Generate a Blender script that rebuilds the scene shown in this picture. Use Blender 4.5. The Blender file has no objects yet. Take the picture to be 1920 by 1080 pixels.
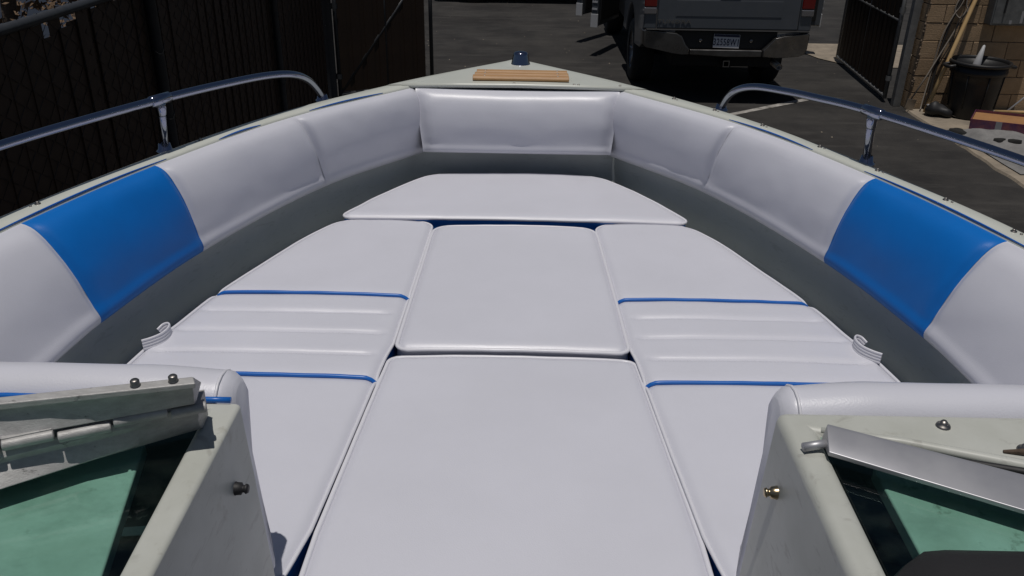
import bpy, bmesh, math, random
from mathutils import Vector, Matrix, noise
R = math.radians
random.seed(7)
SC = bpy.context.scene
COL = SC.collection

# ------------------------------------------------------------------ camera
cam_d = bpy.data.cameras.new('camera')
cam = bpy.data.objects.new('camera', cam_d); COL.objects.link(cam)
cam_d.sensor_width = 36.0; cam_d.lens = 30.0
cam_d.clip_start = 0.02; cam_d.clip_end = 500
cam.matrix_world = Matrix.Translation((0.005, 0, 2.6)) @ Matrix.Rotation(R(0.2), 4, 'Z') @ Matrix.Rotation(R(90 - 26.5), 4, 'X') @ Matrix.Rotation(R(0.95), 4, 'Z')
SC.camera = cam

# ------------------------------------------------------------------ sky, sun, exposure
SUN = Vector((-0.035, -0.14, 1.0)).normalized()          # towards the sun
elev = math.asin(SUN.z)
world = bpy.data.worlds.new('World'); SC.world = world; world.use_nodes = True
wn = world.node_tree.nodes; wl = world.node_tree.links
sky = wn.new('ShaderNodeTexSky'); sky.sky_type = 'NISHITA'; sky.sun_disc = False
sky.sun_elevation = elev; sky.sun_rotation = math.atan2(SUN.x, SUN.y)
wn['Background'].inputs['Strength'].default_value = 0.05
wl.new(sky.outputs['Color'], wn['Background'].inputs['Color'])
sun_d = bpy.data.lights.new('sun', 'SUN'); sun_d.energy = 5.0; sun_d.angle = R(0.55); sun_d.color = (1.0, 0.955, 0.90)
sun = bpy.data.objects.new('sun', sun_d); COL.objects.link(sun)
sun.rotation_euler = SUN.to_track_quat('Z', 'Y').to_euler()
SC.view_settings.view_transform = 'Standard'; SC.view_settings.look = 'None'
SC.view_settings.gamma = 1.0; SC.view_settings.use_curve_mapping = False
SC.view_settings.exposure = -1.02

# ------------------------------------------------------------------ materials
def mat(name, col, rough=0.5, metal=0.0, spec=0.5, coat=0.0, var=None, var_scale=6.0, bump=0.0, bump_scale=200.0, bump2=0.0, bump2_scale=15.0, rvar=0.0, dist=0.002, stretch=None):
    m = bpy.data.materials.new(name); m.use_nodes = True
    nt = m.node_tree; N = nt.nodes; L = nt.links
    b = N['Principled BSDF']
    b.inputs['Base Color'].default_value = (*col, 1); b.inputs['Roughness'].default_value = rough
    b.inputs['Metallic'].default_value = metal; b.inputs['Specular IOR Level'].default_value = spec
    b.inputs['Coat Weight'].default_value = coat; b.inputs['Coat Roughness'].default_value = 0.05
    tc = N.new('ShaderNodeTexCoord'); vec = tc.outputs['Object']
    if stretch:
        mp = N.new('ShaderNodeMapping'); mp.inputs['Scale'].default_value = stretch
        L.new(vec, mp.inputs['Vector']); vec = mp.outputs['Vector']
    if var:
        n = N.new('ShaderNodeTexNoise'); n.inputs['Scale'].default_value = var_scale
        n.inputs['Detail'].default_value = 6; n.inputs['Roughness'].default_value = 0.65
        L.new(vec, n.inputs['Vector'])
        r = N.new('ShaderNodeValToRGB'); r.color_ramp.elements[0].position = 0.35; r.color_ramp.elements[1].position = 0.68
        r.color_ramp.elements[0].color = (*col, 1); r.color_ramp.elements[1].color = (*var, 1)
        L.new(n.outputs['Fac'], r.inputs['Fac']); L.new(r.outputs['Color'], b.inputs['Base Color'])
    if rvar:
        n3 = N.new('ShaderNodeTexNoise'); n3.inputs['Scale'].default_value = var_scale * 1.7; n3.inputs['Detail'].default_value = 5
        L.new(vec, n3.inputs['Vector'])
        mr = N.new('ShaderNodeMapRange'); mr.inputs['To Min'].default_value = max(0.02, rough - rvar); mr.inputs['To Max'].default_value = rough + rvar
        L.new(n3.outputs['Fac'], mr.inputs['Value']); L.new(mr.outputs['Result'], b.inputs['Roughness'])
    last = None
    for st, sc in ((bump2, bump2_scale), (bump, bump_scale)):
        if st:
            n2 = N.new('ShaderNodeTexNoise'); n2.inputs['Scale'].default_value = sc; n2.inputs['Detail'].default_value = 3
            L.new(vec, n2.inputs['Vector'])
            bp = N.new('ShaderNodeBump'); bp.inputs['Strength'].default_value = st; bp.inputs['Distance'].default_value = dist
            L.new(n2.outputs['Fac'], bp.inputs['Height'])
            if last: L.new(last, bp.inputs['Normal'])
            last = bp.outputs['Normal']
    if last: L.new(last, b.inputs['Normal'])
    return m

M = {}
M['vinyl'] = mat('white_vinyl', (0.605, 0.610, 0.675), 0.36, spec=0.5, var=(0.575, 0.58, 0.64), var_scale=3.0, bump=0.16, bump_scale=420, bump2=0.22, bump2_scale=14, rvar=0.06)
M['vinyl_seam'] = mat('white_vinyl_piping', (0.66, 0.66, 0.71), 0.32, bump=0.1, bump_scale=300)
M['blue'] = mat('blue_vinyl', (0.002, 0.140, 0.50), 0.45, spec=0.30, var=(0.002, 0.126, 0.455), var_scale=4, bump=0.12, bump_scale=420, bump2=0.10, bump2_scale=16, rvar=0.05)
M['bluepipe'] = mat('blue_piping', (0.008, 0.12, 0.46), 0.35)
M['gel'] = mat('cream_gelcoat', (0.56, 0.575, 0.525), 0.30, spec=0.5, var=(0.51, 0.525, 0.475), var_scale=5, bump2=0.05, bump2_scale=30, rvar=0.10)
M['consolegel'] = mat('worn_cream_gelcoat', (0.49, 0.50, 0.465), 0.42, var=(0.43, 0.44, 0.40), var_scale=9, bump2=0.08, bump2_scale=40, rvar=0.12)
M['liner'] = mat('grey_liner', (0.43, 0.46, 0.45), 0.6, var=(0.38, 0.41, 0.40), var_scale=4)
M['hull'] = mat('hull_gelcoat', (0.60, 0.62, 0.57), 0.25, coat=0.3)
M['chrome'] = mat('polished_stainless', (0.30, 0.32, 0.40), 0.13, metal=1.0, rvar=0.05, var_scale=20)
M['alu'] = mat('weathered_aluminium', (0.44, 0.435, 0.43), 0.55, metal=0.25, var=(0.33, 0.325, 0.32), var_scale=40, rvar=0.12, bump=0.2, bump_scale=250, stretch=(1, 3, 3))
M['alu2'] = mat('brushed_aluminium', (0.46, 0.46, 0.48), 0.45, metal=0.6, var=(0.40, 0.40, 0.43), var_scale=12, rvar=0.1)
M['rubber'] = mat('black_rubber', (0.012, 0.012, 0.014), 0.6, bump=0.2, bump_scale=80)
M['navy'] = mat('navy_vinyl_well_shade', (0.008, 0.012, 0.022), 0.6, bump=0.2, bump_scale=200)  # cockpit floor vinyl; in the dash wells its dark colour stands for shade
M['dash'] = mat('dusty_dash_panel', (0.44, 0.45, 0.43), 0.75, var=(0.31, 0.33, 0.30), var_scale=7, bump2=0.2, bump2_scale=40)
M['hood'] = mat('black_dash_hood', (0.014, 0.013, 0.014), 0.65, bump=0.3, bump_scale=300)
M['teak'] = mat('oiled_teak', (0.46, 0.27, 0.125), 0.55, var=(0.34, 0.185, 0.08), var_scale=18, bump=0.2, bump_scale=120, stretch=(0.6, 6, 6))
M['brass'] = mat('brass_snap', (0.42, 0.34, 0.22), 0.3, metal=1.0)
M['steel'] = mat('grey_snap_metal', (0.30, 0.28, 0.26), 0.4, metal=1.0)
M['asphalt'] = mat('asphalt', (0.024, 0.023, 0.023), 0.92, spec=0.2, var=(0.050, 0.047, 0.044), var_scale=1.1, bump=0.6, bump_scale=90, dist=0.01)
M['concrete'] = mat('dusty_concrete', (0.30, 0.25, 0.19), 0.9, var=(0.19, 0.16, 0.125), var_scale=4, bump=0.5, bump_scale=60, dist=0.006)
M['paint'] = mat('worn_white_line_paint', (0.42, 0.40, 0.37), 0.85, var=(0.12, 0.11, 0.10), var_scale=9)
M['block'] = mat('tan_block', (0.44, 0.31, 0.195), 0.92, spec=0.2, var=(0.35, 0.245, 0.15), var_scale=7, bump=0.6, bump_scale=70, dist=0.006)
M['block2'] = mat('tan_block_darker', (0.38, 0.265, 0.165), 0.92, spec=0.2, var=(0.30, 0.21, 0.13), var_scale=9, bump=0.6, bump_scale=70, dist=0.006)
M['mortar'] = mat('mortar', (0.22, 0.165, 0.115), 0.95, var=(0.11, 0.08, 0.06), var_scale=20)
M['slat'] = mat('brown_privacy_slat', (0.075, 0.044, 0.028), 0.6, spec=0.3, var=(0.048, 0.028, 0.018), var_scale=6)
M['slat_shaded'] = mat('brown_slat_shaded', (0.030, 0.017, 0.010), 0.6, spec=0.3, var=(0.019, 0.011, 0.007), var_scale=6)  # same brown slat, shade put into its colour because the gates catch sun
M['wire'] = mat('dark_wire', (0.010, 0.010, 0.010), 0.5, metal=0.3)
M['pipe'] = mat('galvanised_pipe', (0.24, 0.24, 0.235), 0.5, metal=0.4, var=(0.16, 0.16, 0.16), var_scale=14, rvar=0.1)
M['darkpipe'] = mat('dark_coated_pipe', (0.035, 0.037, 0.042), 0.45, metal=0.2, var=(0.05, 0.052, 0.055), var_scale=15)
M['truck'] = mat('dark_grey_truck_paint', (0.095, 0.106, 0.122), 0.36, metal=0.2, coat=0.3, var=(0.11, 0.12, 0.135), var_scale=3, rvar=0.05)
M['trim'] = mat('black_plastic_trim', (0.012, 0.012, 0.013), 0.55, bump=0.2, bump_scale=150)
M['bumper'] = mat('dusty_chrome_bumper', (0.20, 0.195, 0.19), 0.30, metal=0.9, var=(0.13, 0.125, 0.12), var_scale=5, rvar=0.12)
M['redlamp'] = mat('red_tail_lens', (0.16, 0.008, 0.006), 0.12, coat=1.0)
M['clearlamp'] = mat('clear_tail_lens', (0.30, 0.29, 0.30), 0.12, metal=0.6, coat=1.0)
M['brightmetal'] = mat('bright_door_edge_metal', (0.85, 0.86, 0.88), 0.25, metal=0.5)
M['plate'] = mat('white_plate', (0.62, 0.62, 0.64), 0.5)
M['platetext'] = mat('dark_blue_plate_digits', (0.012, 0.014, 0.05), 0.5)
M['tyre'] = mat('tyre_rubber', (0.018, 0.018, 0.018), 0.8, bump=0.4, bump_scale=60)
M['rim'] = mat('alloy_rim', (0.35, 0.35, 0.36), 0.35, metal=0.9)
M['under'] = mat('underbody_black', (0.010, 0.010, 0.010), 0.85)
M['glassdark'] = mat('dark_car_glass', (0.010, 0.012, 0.013), 0.06, coat=0.6)
M['bin'] = mat('black_bin_plastic', (0.010, 0.010, 0.011), 0.5, bump=0.2, bump_scale=100)
M['pole'] = mat('varnished_pole', (0.58, 0.40, 0.19), 0.5, var=(0.46, 0.29, 0.13), var_scale=12, stretch=(1, 1, 0.3))
M['cableg'] = mat('pale_cord', (0.22, 0.19, 0.16), 0.7)
M['cabled'] = mat('dark_hose', (0.03, 0.026, 0.024), 0.6)
M['ebox'] = mat('grey_metal_box', (0.16, 0.165, 0.165), 0.55, metal=0.2, var=(0.10, 0.105, 0.105), var_scale=12, rvar=0.1)
M['tape'] = mat('pale_tape', (0.30, 0.30, 0.31), 0.6)
M['card'] = mat('brown_card', (0.32, 0.16, 0.06), 0.8, var=(0.26, 0.13, 0.05), var_scale=8)
M['print'] = mat('purple_printed_card', (0.075, 0.02, 0.085), 0.35, var=(0.22, 0.06, 0.07), var_scale=13, coat=0.4)
M['cloth'] = mat('grey_cloth', (0.21, 0.205, 0.20), 0.9, var=(0.15, 0.147, 0.145), var_scale=9, bump=0.4, bump_scale=120)
M['clothblack'] = mat('black_cloth_lining', (0.008, 0.008, 0.008), 0.9)
M['whitewall'] = mat('white_render', (0.66, 0.67, 0.70), 0.85, bump=0.3, bump_scale=60)
M['bark'] = mat('brown_bark', (0.10, 0.07, 0.05), 0.9, bump=0.6, bump_scale=30, dist=0.02)
M['deadleaf'] = mat('dead_leaves', (0.16, 0.10, 0.055), 0.8, var=(0.09, 0.055, 0.03), var_scale=30)
M['whitecone'] = mat('white_plastic', (0.42, 0.42, 0.43), 0.5)

def add_dirt(m, scale, amount, dark=(0.05, 0.045, 0.035), stretch=(1, 1, 1), lo=0.60, hi=0.72):
    """small dark specks and smears with a shape of their own on top of a material's colour"""
    nt = m.node_tree; N = nt.nodes; L = nt.links; b = N['Principled BSDF']
    tc = N.new('ShaderNodeTexCoord'); mp = N.new('ShaderNodeMapping'); mp.inputs['Scale'].default_value = stretch
    mp.inputs['Location'].default_value = (3.1, 7.7, 1.3)
    L.new(tc.outputs['Object'], mp.inputs['Vector'])
    n = N.new('ShaderNodeTexNoise'); n.inputs['Scale'].default_value = scale; n.inputs['Detail'].default_value = 8; n.inputs['Roughness'].default_value = 0.7
    L.new(mp.outputs['Vector'], n.inputs['Vector'])
    r = N.new('ShaderNodeMapRange'); r.inputs['From Min'].default_value = lo; r.inputs['From Max'].default_value = hi; r.inputs['To Max'].default_value = amount
    L.new(n.outputs['Fac'], r.inputs['Value'])
    mx = N.new('ShaderNodeMix'); mx.data_type = 'RGBA'
    src = b.inputs['Base Color'].links[0].from_socket if b.inputs['Base Color'].links else None
    if src: L.new(src, mx.inputs['A'])
    else: mx.inputs['A'].default_value = b.inputs['Base Color'].default_value
    mx.inputs['B'].default_value = (*dark, 1)
    L.new(r.outputs['Result'], mx.inputs['Factor']); L.new(mx.outputs['Result'], b.inputs['Base Color'])
add_dirt(M['consolegel'], 11, 0.55, (0.20, 0.18, 0.13))
add_dirt(M['alu'], 60, 0.85, (0.03, 0.03, 0.03), (0.5, 1, 1), 0.62, 0.70)
add_dirt(M['dash'], 22, 0.75, (0.10, 0.11, 0.09), (1, 1, 1), 0.60, 0.68)
add_dirt(M['dash'], 9, 0.45, (0.20, 0.22, 0.20), (1, 1.6, 1), 0.50, 0.66)
add_dirt(M['asphalt'], 0.35, 0.55, (0.022, 0.020, 0.019), (1, 2.5, 1), 0.5, 0.62)
add_dirt(M['asphalt'], 2.2, 0.35, (0.080, 0.076, 0.070), (0.5, 2.5, 1), 0.52, 0.68)
add_dirt(M['asphalt'], 40, 0.45, (0.11, 0.105, 0.095), (1, 1, 1), 0.60, 0.70)
add_dirt(M['concrete'], 6, 0.6, (0.07, 0.06, 0.05), (1, 1, 1), 0.55, 0.7)
add_dirt(M['block'], 5, 0.5, (0.10, 0.07, 0.045), (1, 1, 1), 0.55, 0.72)
add_dirt(M['pipe'], 25, 0.5, (0.33, 0.33, 0.34), (1, 1, 1), 0.62, 0.7)
add_dirt(M['darkpipe'], 22, 0.6, (0.25, 0.25, 0.25), (1, 1, 1), 0.66, 0.72)

def add_scratches(m, amount, dark):
    """thin scuffs and chalky streaks in the gelcoat"""
    nt = m.node_tree; N = nt.nodes; L = nt.links; b = N['Principled BSDF']
    tc = N.new('ShaderNodeTexCoord'); mp = N.new('ShaderNodeMapping'); mp.inputs['Scale'].default_value = (3, 3, 14); mp.inputs['Rotation'].default_value = (0.4, 0.3, 0.2)
    L.new(tc.outputs['Object'], mp.inputs['Vector'])
    n = N.new('ShaderNodeTexNoise'); n.inputs['Scale'].default_value = 5; n.inputs['Detail'].default_value = 10; n.inputs['Roughness'].default_value = 0.6; n.inputs['Distortion'].default_value = 1.5
    L.new(mp.outputs['Vector'], n.inputs['Vector'])
    r = N.new('ShaderNodeMapRange'); r.inputs['From Min'].default_value = 0.58; r.inputs['From Max'].default_value = 0.66; r.inputs['To Max'].default_value = amount
    L.new(n.outputs['Fac'], r.inputs['Value'])
    mx = N.new('ShaderNodeMix'); mx.data_type = 'RGBA'
    L.new(b.inputs['Base Color'].links[0].from_socket, mx.inputs['A']); mx.inputs['B'].default_value = (*dark, 1)
    L.new(r.outputs['Result'], mx.inputs['Factor']); L.new(mx.outputs['Result'], b.inputs['Base Color'])
add_scratches(M['consolegel'], 0.35, (0.22, 0.21, 0.19))
add_scratches(M['liner'], 0.25, (0.20, 0.21, 0.20))

def glass_mat():
    m = bpy.data.materials.new('green_tinted_glass'); m.use_nodes = True
    nt = m.node_tree; N = nt.nodes; L = nt.links; N.clear()
    out = N.new('ShaderNodeOutputMaterial'); tr = N.new('ShaderNodeBsdfTransparent'); tr.inputs['Color'].default_value = (0.80, 0.945, 0.905, 1)
    gl = N.new('ShaderNodeBsdfGlossy'); gl.inputs['Roughness'].default_value = 0.06
    df = N.new('ShaderNodeBsdfDiffuse'); df.inputs['Color'].default_value = (0.30, 0.36, 0.32, 1)
    lw = N.new('ShaderNodeLayerWeight'); lw.inputs['Blend'].default_value = 0.5
    pw = N.new('ShaderNodeMath'); pw.operation = 'POWER'; pw.inputs[1].default_value = 4.0
    fr = N.new('ShaderNodeMapRange'); fr.inputs['To Min'].default_value = 0.02; fr.inputs['To Max'].default_value = 0.6
    L.new(lw.outputs['Facing'], pw.inputs[0]); L.new(pw.outputs[0], fr.inputs['Value'])
    m1 = N.new('ShaderNodeMixShader'); m2 = N.new('ShaderNodeMixShader')
    tc = N.new('ShaderNodeTexCoord'); n = N.new('ShaderNodeTexNoise'); n.inputs['Scale'].default_value = 30; n.inputs['Detail'].default_value = 8
    mr = N.new('ShaderNodeMapRange'); mr.inputs['From Min'].default_value = 0.45; mr.inputs['From Max'].default_value = 0.75; mr.inputs['To Max'].default_value = 0.02
    L.new(tc.outputs['Object'], n.inputs['Vector']); L.new(n.outputs['Fac'], mr.inputs['Value'])
    L.new(mr.outputs['Result'], m1.inputs['Fac']); L.new(tr.outputs[0], m1.inputs[1]); L.new(df.outputs[0], m1.inputs[2])
    L.new(fr.outputs[0], m2.inputs['Fac']); L.new(m1.outputs[0], m2.inputs[1]); L.new(gl.outputs[0], m2.inputs[2])
    L.new(m2.outputs[0], out.inputs['Surface'])
    return m
M['glass'] = glass_mat()

# ------------------------------------------------------------------ helpers
def link(o, parent=None):
    COL.objects.link(o)
    if parent: o.parent = parent
    return o
def tag(o, label=None, cat=None, group=None, kind=None):
    if label: o['label'] = label
    if cat: o['category'] = cat
    if group: o['group'] = group
    if kind: o['kind'] = kind
    return o
def empty(name, loc=(0, 0, 0), rz=0.0):
    o = bpy.data.objects.new(name, None); o.location = loc; o.rotation_euler = (0, 0, rz); o.empty_display_size = 0.1
    return link(o)

class MB:
    """collects faces; build() links them as one mesh object, vertices given in world/thing-local coordinates"""
    def __init__(s): s.v = []; s.f = []
    def add(s, vs, fs):
        b = len(s.v); s.v += [tuple(p) for p in vs]; s.f += [tuple(b + i for i in f) for f in fs]
    def grid(s, rows, closed_u=False, closed_v=False, flip=False):
        nr, nc = len(rows), len(rows[0]); vs = [p for r in rows for p in r]; fs = []
        for i in range(nr if closed_v else nr - 1):
            for j in range(nc if closed_u else nc - 1):
                a, b = i * nc + j, i * nc + (j + 1) % nc
                c, d = ((i + 1) % nr) * nc + (j + 1) % nc, ((i + 1) % nr) * nc + j
                fs.append((d, c, b, a) if flip else (a, b, c, d))
        s.add(vs, fs)
    def box(s, x0, x1, y0, y1, z0, z1):
        s.add([(x0, y0, z0), (x1, y0, z0), (x1, y1, z0), (x0, y1, z0), (x0, y0, z1), (x1, y0, z1), (x1, y1, z1), (x0, y1, z1)],
              [(0, 3, 2, 1), (4, 5, 6, 7), (0, 1, 5, 4), (1, 2, 6, 5), (2, 3, 7, 6), (3, 0, 4, 7)])
    def tube(s, pts, r, n=10, closed=False, cap=True, flat=1.0):
        pts = [Vector(p) for p in pts]; m = len(pts); rows = []
        rr = r if isinstance(r, (list, tuple)) else [r] * m
        prev = None
        for i in range(m):
            if closed: t = pts[(i + 1) % m] - pts[i - 1]
            else: t = pts[min(i + 1, m - 1)] - pts[max(i - 1, 0)]
            t.normalize()
            if prev is None:
                up = Vector((0, 0, 1)) if abs(t.z) < 0.9 else Vector((1, 0, 0))
                nrm = (up - t * up.dot(t)).normalized()
            else:
                nrm = (prev - t * prev.dot(t)).normalized()
            prev = nrm; bi = t.cross(nrm)
            rows.append([pts[i] + rr[i] * (flat * math.cos(2 * math.pi * k / n) * nrm + math.sin(2 * math.pi * k / n) * bi) for k in range(n)])
        b = len(s.v); s.grid(rows, closed_u=True, closed_v=closed, flip=True)
        if not closed and cap:
            s.f.append(tuple(b + k for k in range(n))); s.f.append(tuple(b + (m - 1) * n + k for k in reversed(range(n))))
    def lathe(s, prof, c=(0, 0, 0), n=24, axis='Z'):
        rows = []
        for (r, h) in prof:
            row = []
            for k in range(n):
                a = 2 * math.pi * k / n
                if axis == 'Z': row.append((c[0] + r * math.cos(a), c[1] + r * math.sin(a), c[2] + h))
                elif axis == 'X': row.append((c[0] + h, c[1] + r * math.cos(a), c[2] + r * math.sin(a)))
                else: row.append((c[0] + r * math.sin(a), c[1] + h, c[2] + r * math.cos(a)))
            rows.append(row)
        s.grid(rows, closed_u=True)
    def prism(s, poly, axis, a0, a1):
        """polygon (list of 2D points) extruded along an axis"""
        def P(p, a):
            return {'X': (a, p[0], p[1]), 'Y': (p[0], a, p[1]), 'Z': (p[0], p[1], a)}[axis]
        n = len(poly); vs = [P(p, a0) for p in poly] + [P(p, a1) for p in poly]
        fs = [tuple(range(n)), tuple(reversed(range(n, 2 * n)))] + [(i, n + i, n + (i + 1) % n, (i + 1) % n) for i in range(n)]
        s.add(vs, fs)
    def build(s, name, m, parent=None, smooth=False, bevel=0.0, seg=3, mirror=False, fix=True):
        me = bpy.data.meshes.new(name)
        vs = [(-x, y, z) for (x, y, z) in s.v] if mirror else s.v
        me.from_pydata(vs, [], s.f); me.update()
        if fix:
            bm = bmesh.new(); bm.from_mesh(me); bmesh.ops.recalc_face_normals(bm, faces=bm.faces); bm.to_mesh(me); bm.free()
        me.materials.append(M[m] if isinstance(m, str) else m)
        o = bpy.data.objects.new(name, me)
        if smooth or bevel: me.polygons.foreach_set('use_smooth', [True] * len(me.polygons))
        if bevel:
            md = o.modifiers.new('bevel', 'BEVEL'); md.width = bevel; md.segments = seg; md.limit_method = 'ANGLE'; md.angle_limit = R(35); md.harden_normals = True
        return link(o, parent)

def interp(tab):
    """smooth monotone-ish curve through (key, value) pairs"""
    tab = sorted(tab); ks = [k for k, _ in tab]; vs = [v for _, v in tab]; n = len(tab)
    ms = []
    for i in range(n):
        a, b = max(i - 1, 0), min(i + 1, n - 1)
        ms.append((vs[b] - vs[a]) / (ks[b] - ks[a]))
    def f(k):
        if k <= ks[0]: return vs[0] + ms[0] * (k - ks[0])
        if k >= ks[-1]: return vs[-1] + ms[-1] * (k - ks[-1])
        i = max(j for j in range(n - 1) if ks[j] <= k)
        h = ks[i + 1] - ks[i]; t = (k - ks[i]) / h
        return ((2*t**3 - 3*t*t + 1) * vs[i] + (t**3 - 2*t*t + t) * h * ms[i] + (-2*t**3 + 3*t*t) * vs[i + 1] + (t**3 - t*t) * h * ms[i + 1])
    return f
def lin(tab):
    tab = sorted(tab)
    def f(k):
        if k <= tab[0][0]: return tab[0][1]
        for (a, va), (b, vb) in zip(tab, tab[1:]):
            if k <= b: return va + (vb - va) * (k - a) / (b - a)
        return tab[-1][1]
    return f
def lerp(a, b, t): return a + (b - a) * t
def spline(pts, n=8):
    pts = [Vector(p) for p in pts]; out = []
    for i in range(len(pts) - 1):
        p0 = pts[max(i - 1, 0)]; p1 = pts[i]; p2 = pts[i + 1]; p3 = pts[min(i + 2, len(pts) - 1)]
        for k in range(n):
            t = k / n
            out.append(0.5 * ((2 * p1) + (p2 - p0) * t + (2*p0 - 5*p1 + 4*p2 - p3) * t*t + (3*p1 - p0 - 3*p2 + p3) * t**3))
    out.append(pts[-1]); return out
def text_mesh(name, body, size, m, parent, loc, depth=0.002, rot=(R(90), 0, 0), xscale=1.0, align='CENTER'):
    cu = bpy.data.curves.new(name, 'FONT'); cu.body = body; cu.size = size; cu.extrude = depth; cu.align_x = align; cu.align_y = 'CENTER'; cu.space_character = 1.12; cu.offset = 0.0012 * size / 0.1
    to = bpy.data.objects.new(name, cu); COL.objects.link(to)
    dg = bpy.context.evaluated_depsgraph_get()
    me = bpy.data.meshes.new_from_object(to.evaluated_get(dg))
    bpy.data.objects.remove(to); me.materials.clear(); me.materials.append(M[m])
    o = bpy.data.objects.new(name, me); o.location = loc; o.rotation_euler = rot; o.scale = (xscale, 1, 1)
    return link(o, parent)

# ------------------------------------------------------------------ ground
def sheet(name, m, pts, z, kind='structure'):
    b = MB(); b.add([(x, y, z) for x, y in pts], [tuple(range(len(pts)))])
    o = b.build(name, m, fix=False); o['kind'] = kind; return o
sheet('asphalt_ground', 'asphalt', [(-150, -150), (150, -150), (150, 250), (-150, 250)], 0.0)
# concrete strip along the block wall, with a broken edge
b = MB(); top = []
ys = [6.0 + i * 0.11 for i in range(39)]
rows = []
for y in ys:
    e = 4.66 + 0.035 * noise.noise((y * 3.1, 1.7, 0)) + 0.02 * noise.noise((y * 9.0, 4.2, 0))
    rows.append([(e - 0.012, y, 0.0), (e, y, 0.022), (e + 0.3, y, 0.028), (9.5, y, 0.03)])
b.grid(rows)
pad = b.build('concrete_pavement', 'concrete'); pad['kind'] = 'structure'
b = MB(); b.add([(4.90, 12.6, 0.012), (9, 12.6, 0.012), (9, 14.4, 0.012), (4.25, 14.4, 0.012), (4.55, 13.2, 0.012)], [(0, 1, 2, 3, 4)])
o = b.build('concrete_apron', 'concrete', fix=False); o['kind'] = 'structure'
sheet('painted_line', 'paint', [(2.43, 9.86), (2.47, 9.79), (3.90, 10.79), (3.86, 10.88)], 0.004)

# ------------------------------------------------------------------ boat: curves of the half plan (x as a function of y)
OUT = interp([(-0.6, 1.24), (0.3, 1.235), (0.9, 1.225), (1.3, 1.185), (1.71, 1.102), (2.14, 0.943), (2.45, 0.803), (2.62, 0.705), (2.765, 0.607), (3.07, 0.36), (3.43, 0.012)])
TOP = interp([(0.3, 1.19), (0.9, 1.18), (1.3, 1.135), (1.68, 1.053), (2.08, 0.919), (2.56, 0.683), (2.965, 0.362)])
BOT = interp([(0.3, 0.968), (0.9, 0.966), (1.3, 0.957), (1.5, 0.948), (1.674, 0.928), (2.075, 0.832), (2.60, 0.612), (2.985, 0.332)])
ZG = 1.90
boat = empty('boat', (0, 0, 0))
tag(boat, 'cream open-bow motorboat with white and blue upholstered bow and bow rails', 'boat')

# deck cap: gunwale strips and foredeck
b = MB()
for sgn in (1, -1):
    rows = []
    for i in range(61):
        y = lerp(-0.6, 2.965, i / 60)
        xo, xi = OUT(y), min(TOP(y), OUT(y) - 0.03) if y < 2.9 else TOP(y)
        e = 0.02
        tx, ty = OUT(y + e) - OUT(y - e), 2 * e; l = math.hypot(tx, ty); nx, ny = ty / l, -tx / l
        r = [(xi - 0.003, y, ZG - 0.05), (xi, y, ZG - 0.004), (xi + 0.006, y, ZG + 0.002), (lerp(xi, xo, 0.6), y, ZG + 0.001), (xo, y, ZG)]
        for d, z in ((0.018, -0.007), (0.032, -0.022), (0.04, -0.045)): r.append((xo + nx * d, y + ny * d, ZG + z))
        rows.append([(sgn * p[0], p[1], p[2]) for p in r])
    b.grid(rows, flip=sgn < 0)
rows = []
for i in range(25):
    y = lerp(2.965, 3.43, i / 24); w = OUT(y); e = 0.02
    tx, ty = OUT(y + e) - OUT(y - e), 2 * e; l = math.hypot(tx, ty); nx, ny = ty / l, -tx / l
    half = [(w * k, y, ZG + 0.002 + 0.006 * (1 - k * k)) for k in (0, 0.25, 0.5, 0.75, 0.9, 1.0)]
    half += [(w + nx * d, y + ny * d, ZG + z) for d, z in ((0.018, -0.007), (0.032, -0.022), (0.04, -0.045))]
    rows.append([(-p[0], p[1], p[2]) for p in reversed(half[1:])] + half)
b.grid(rows)
# rolled lip at the aft edge of the foredeck
b.tube([(-0.40, 2.962, ZG + 0.001), (-0.2, 2.960, ZG + 0.006), (0, 2.960, ZG + 0.008), (0.2, 2.960, ZG + 0.006), (0.40, 2.962, ZG + 0.001)], 0.008, 8)
b.build('deck_cap', 'gel', boat, smooth=True)
# bow stem cap so the tip is closed
b = MB(); b.tube([(0, 3.44, ZG - 0.004), (0, 3.47, ZG - 0.03), (0, 3.475, ZG - 0.10)], [0.02, 0.026, 0.024], 10); b.build('stem_cap', 'gel', boat, smooth=True)
# outer hull
b = MB()
for sgn in (1, -1):
    rows = []
    for i in range(50):
        y = lerp(-0.6, 3.44, i / 49); w = OUT(min(y, 3.43)) + 0.036; bow = max(0, (y - 1.5) / 1.94)
        sec = [(1.0, ZG - 0.04, 0), (0.985, ZG - 0.15, 0.02), (0.93, 1.45, 0.10), (0.86, 1.15, 0.25), (0.78, 0.98, 0.38), (0.40, 0.80 + 0.25 * bow, 0.5), (0.0, 0.62 + 0.45 * bow ** 2, 0.6)]
        rows.append([(sgn * w * f, y - k * bow ** 2 * 0.9, z) for f, z, k in sec])
    b.grid(rows, flip=sgn < 0)
b.build('hull', 'hull', boat, smooth=True)

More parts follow.
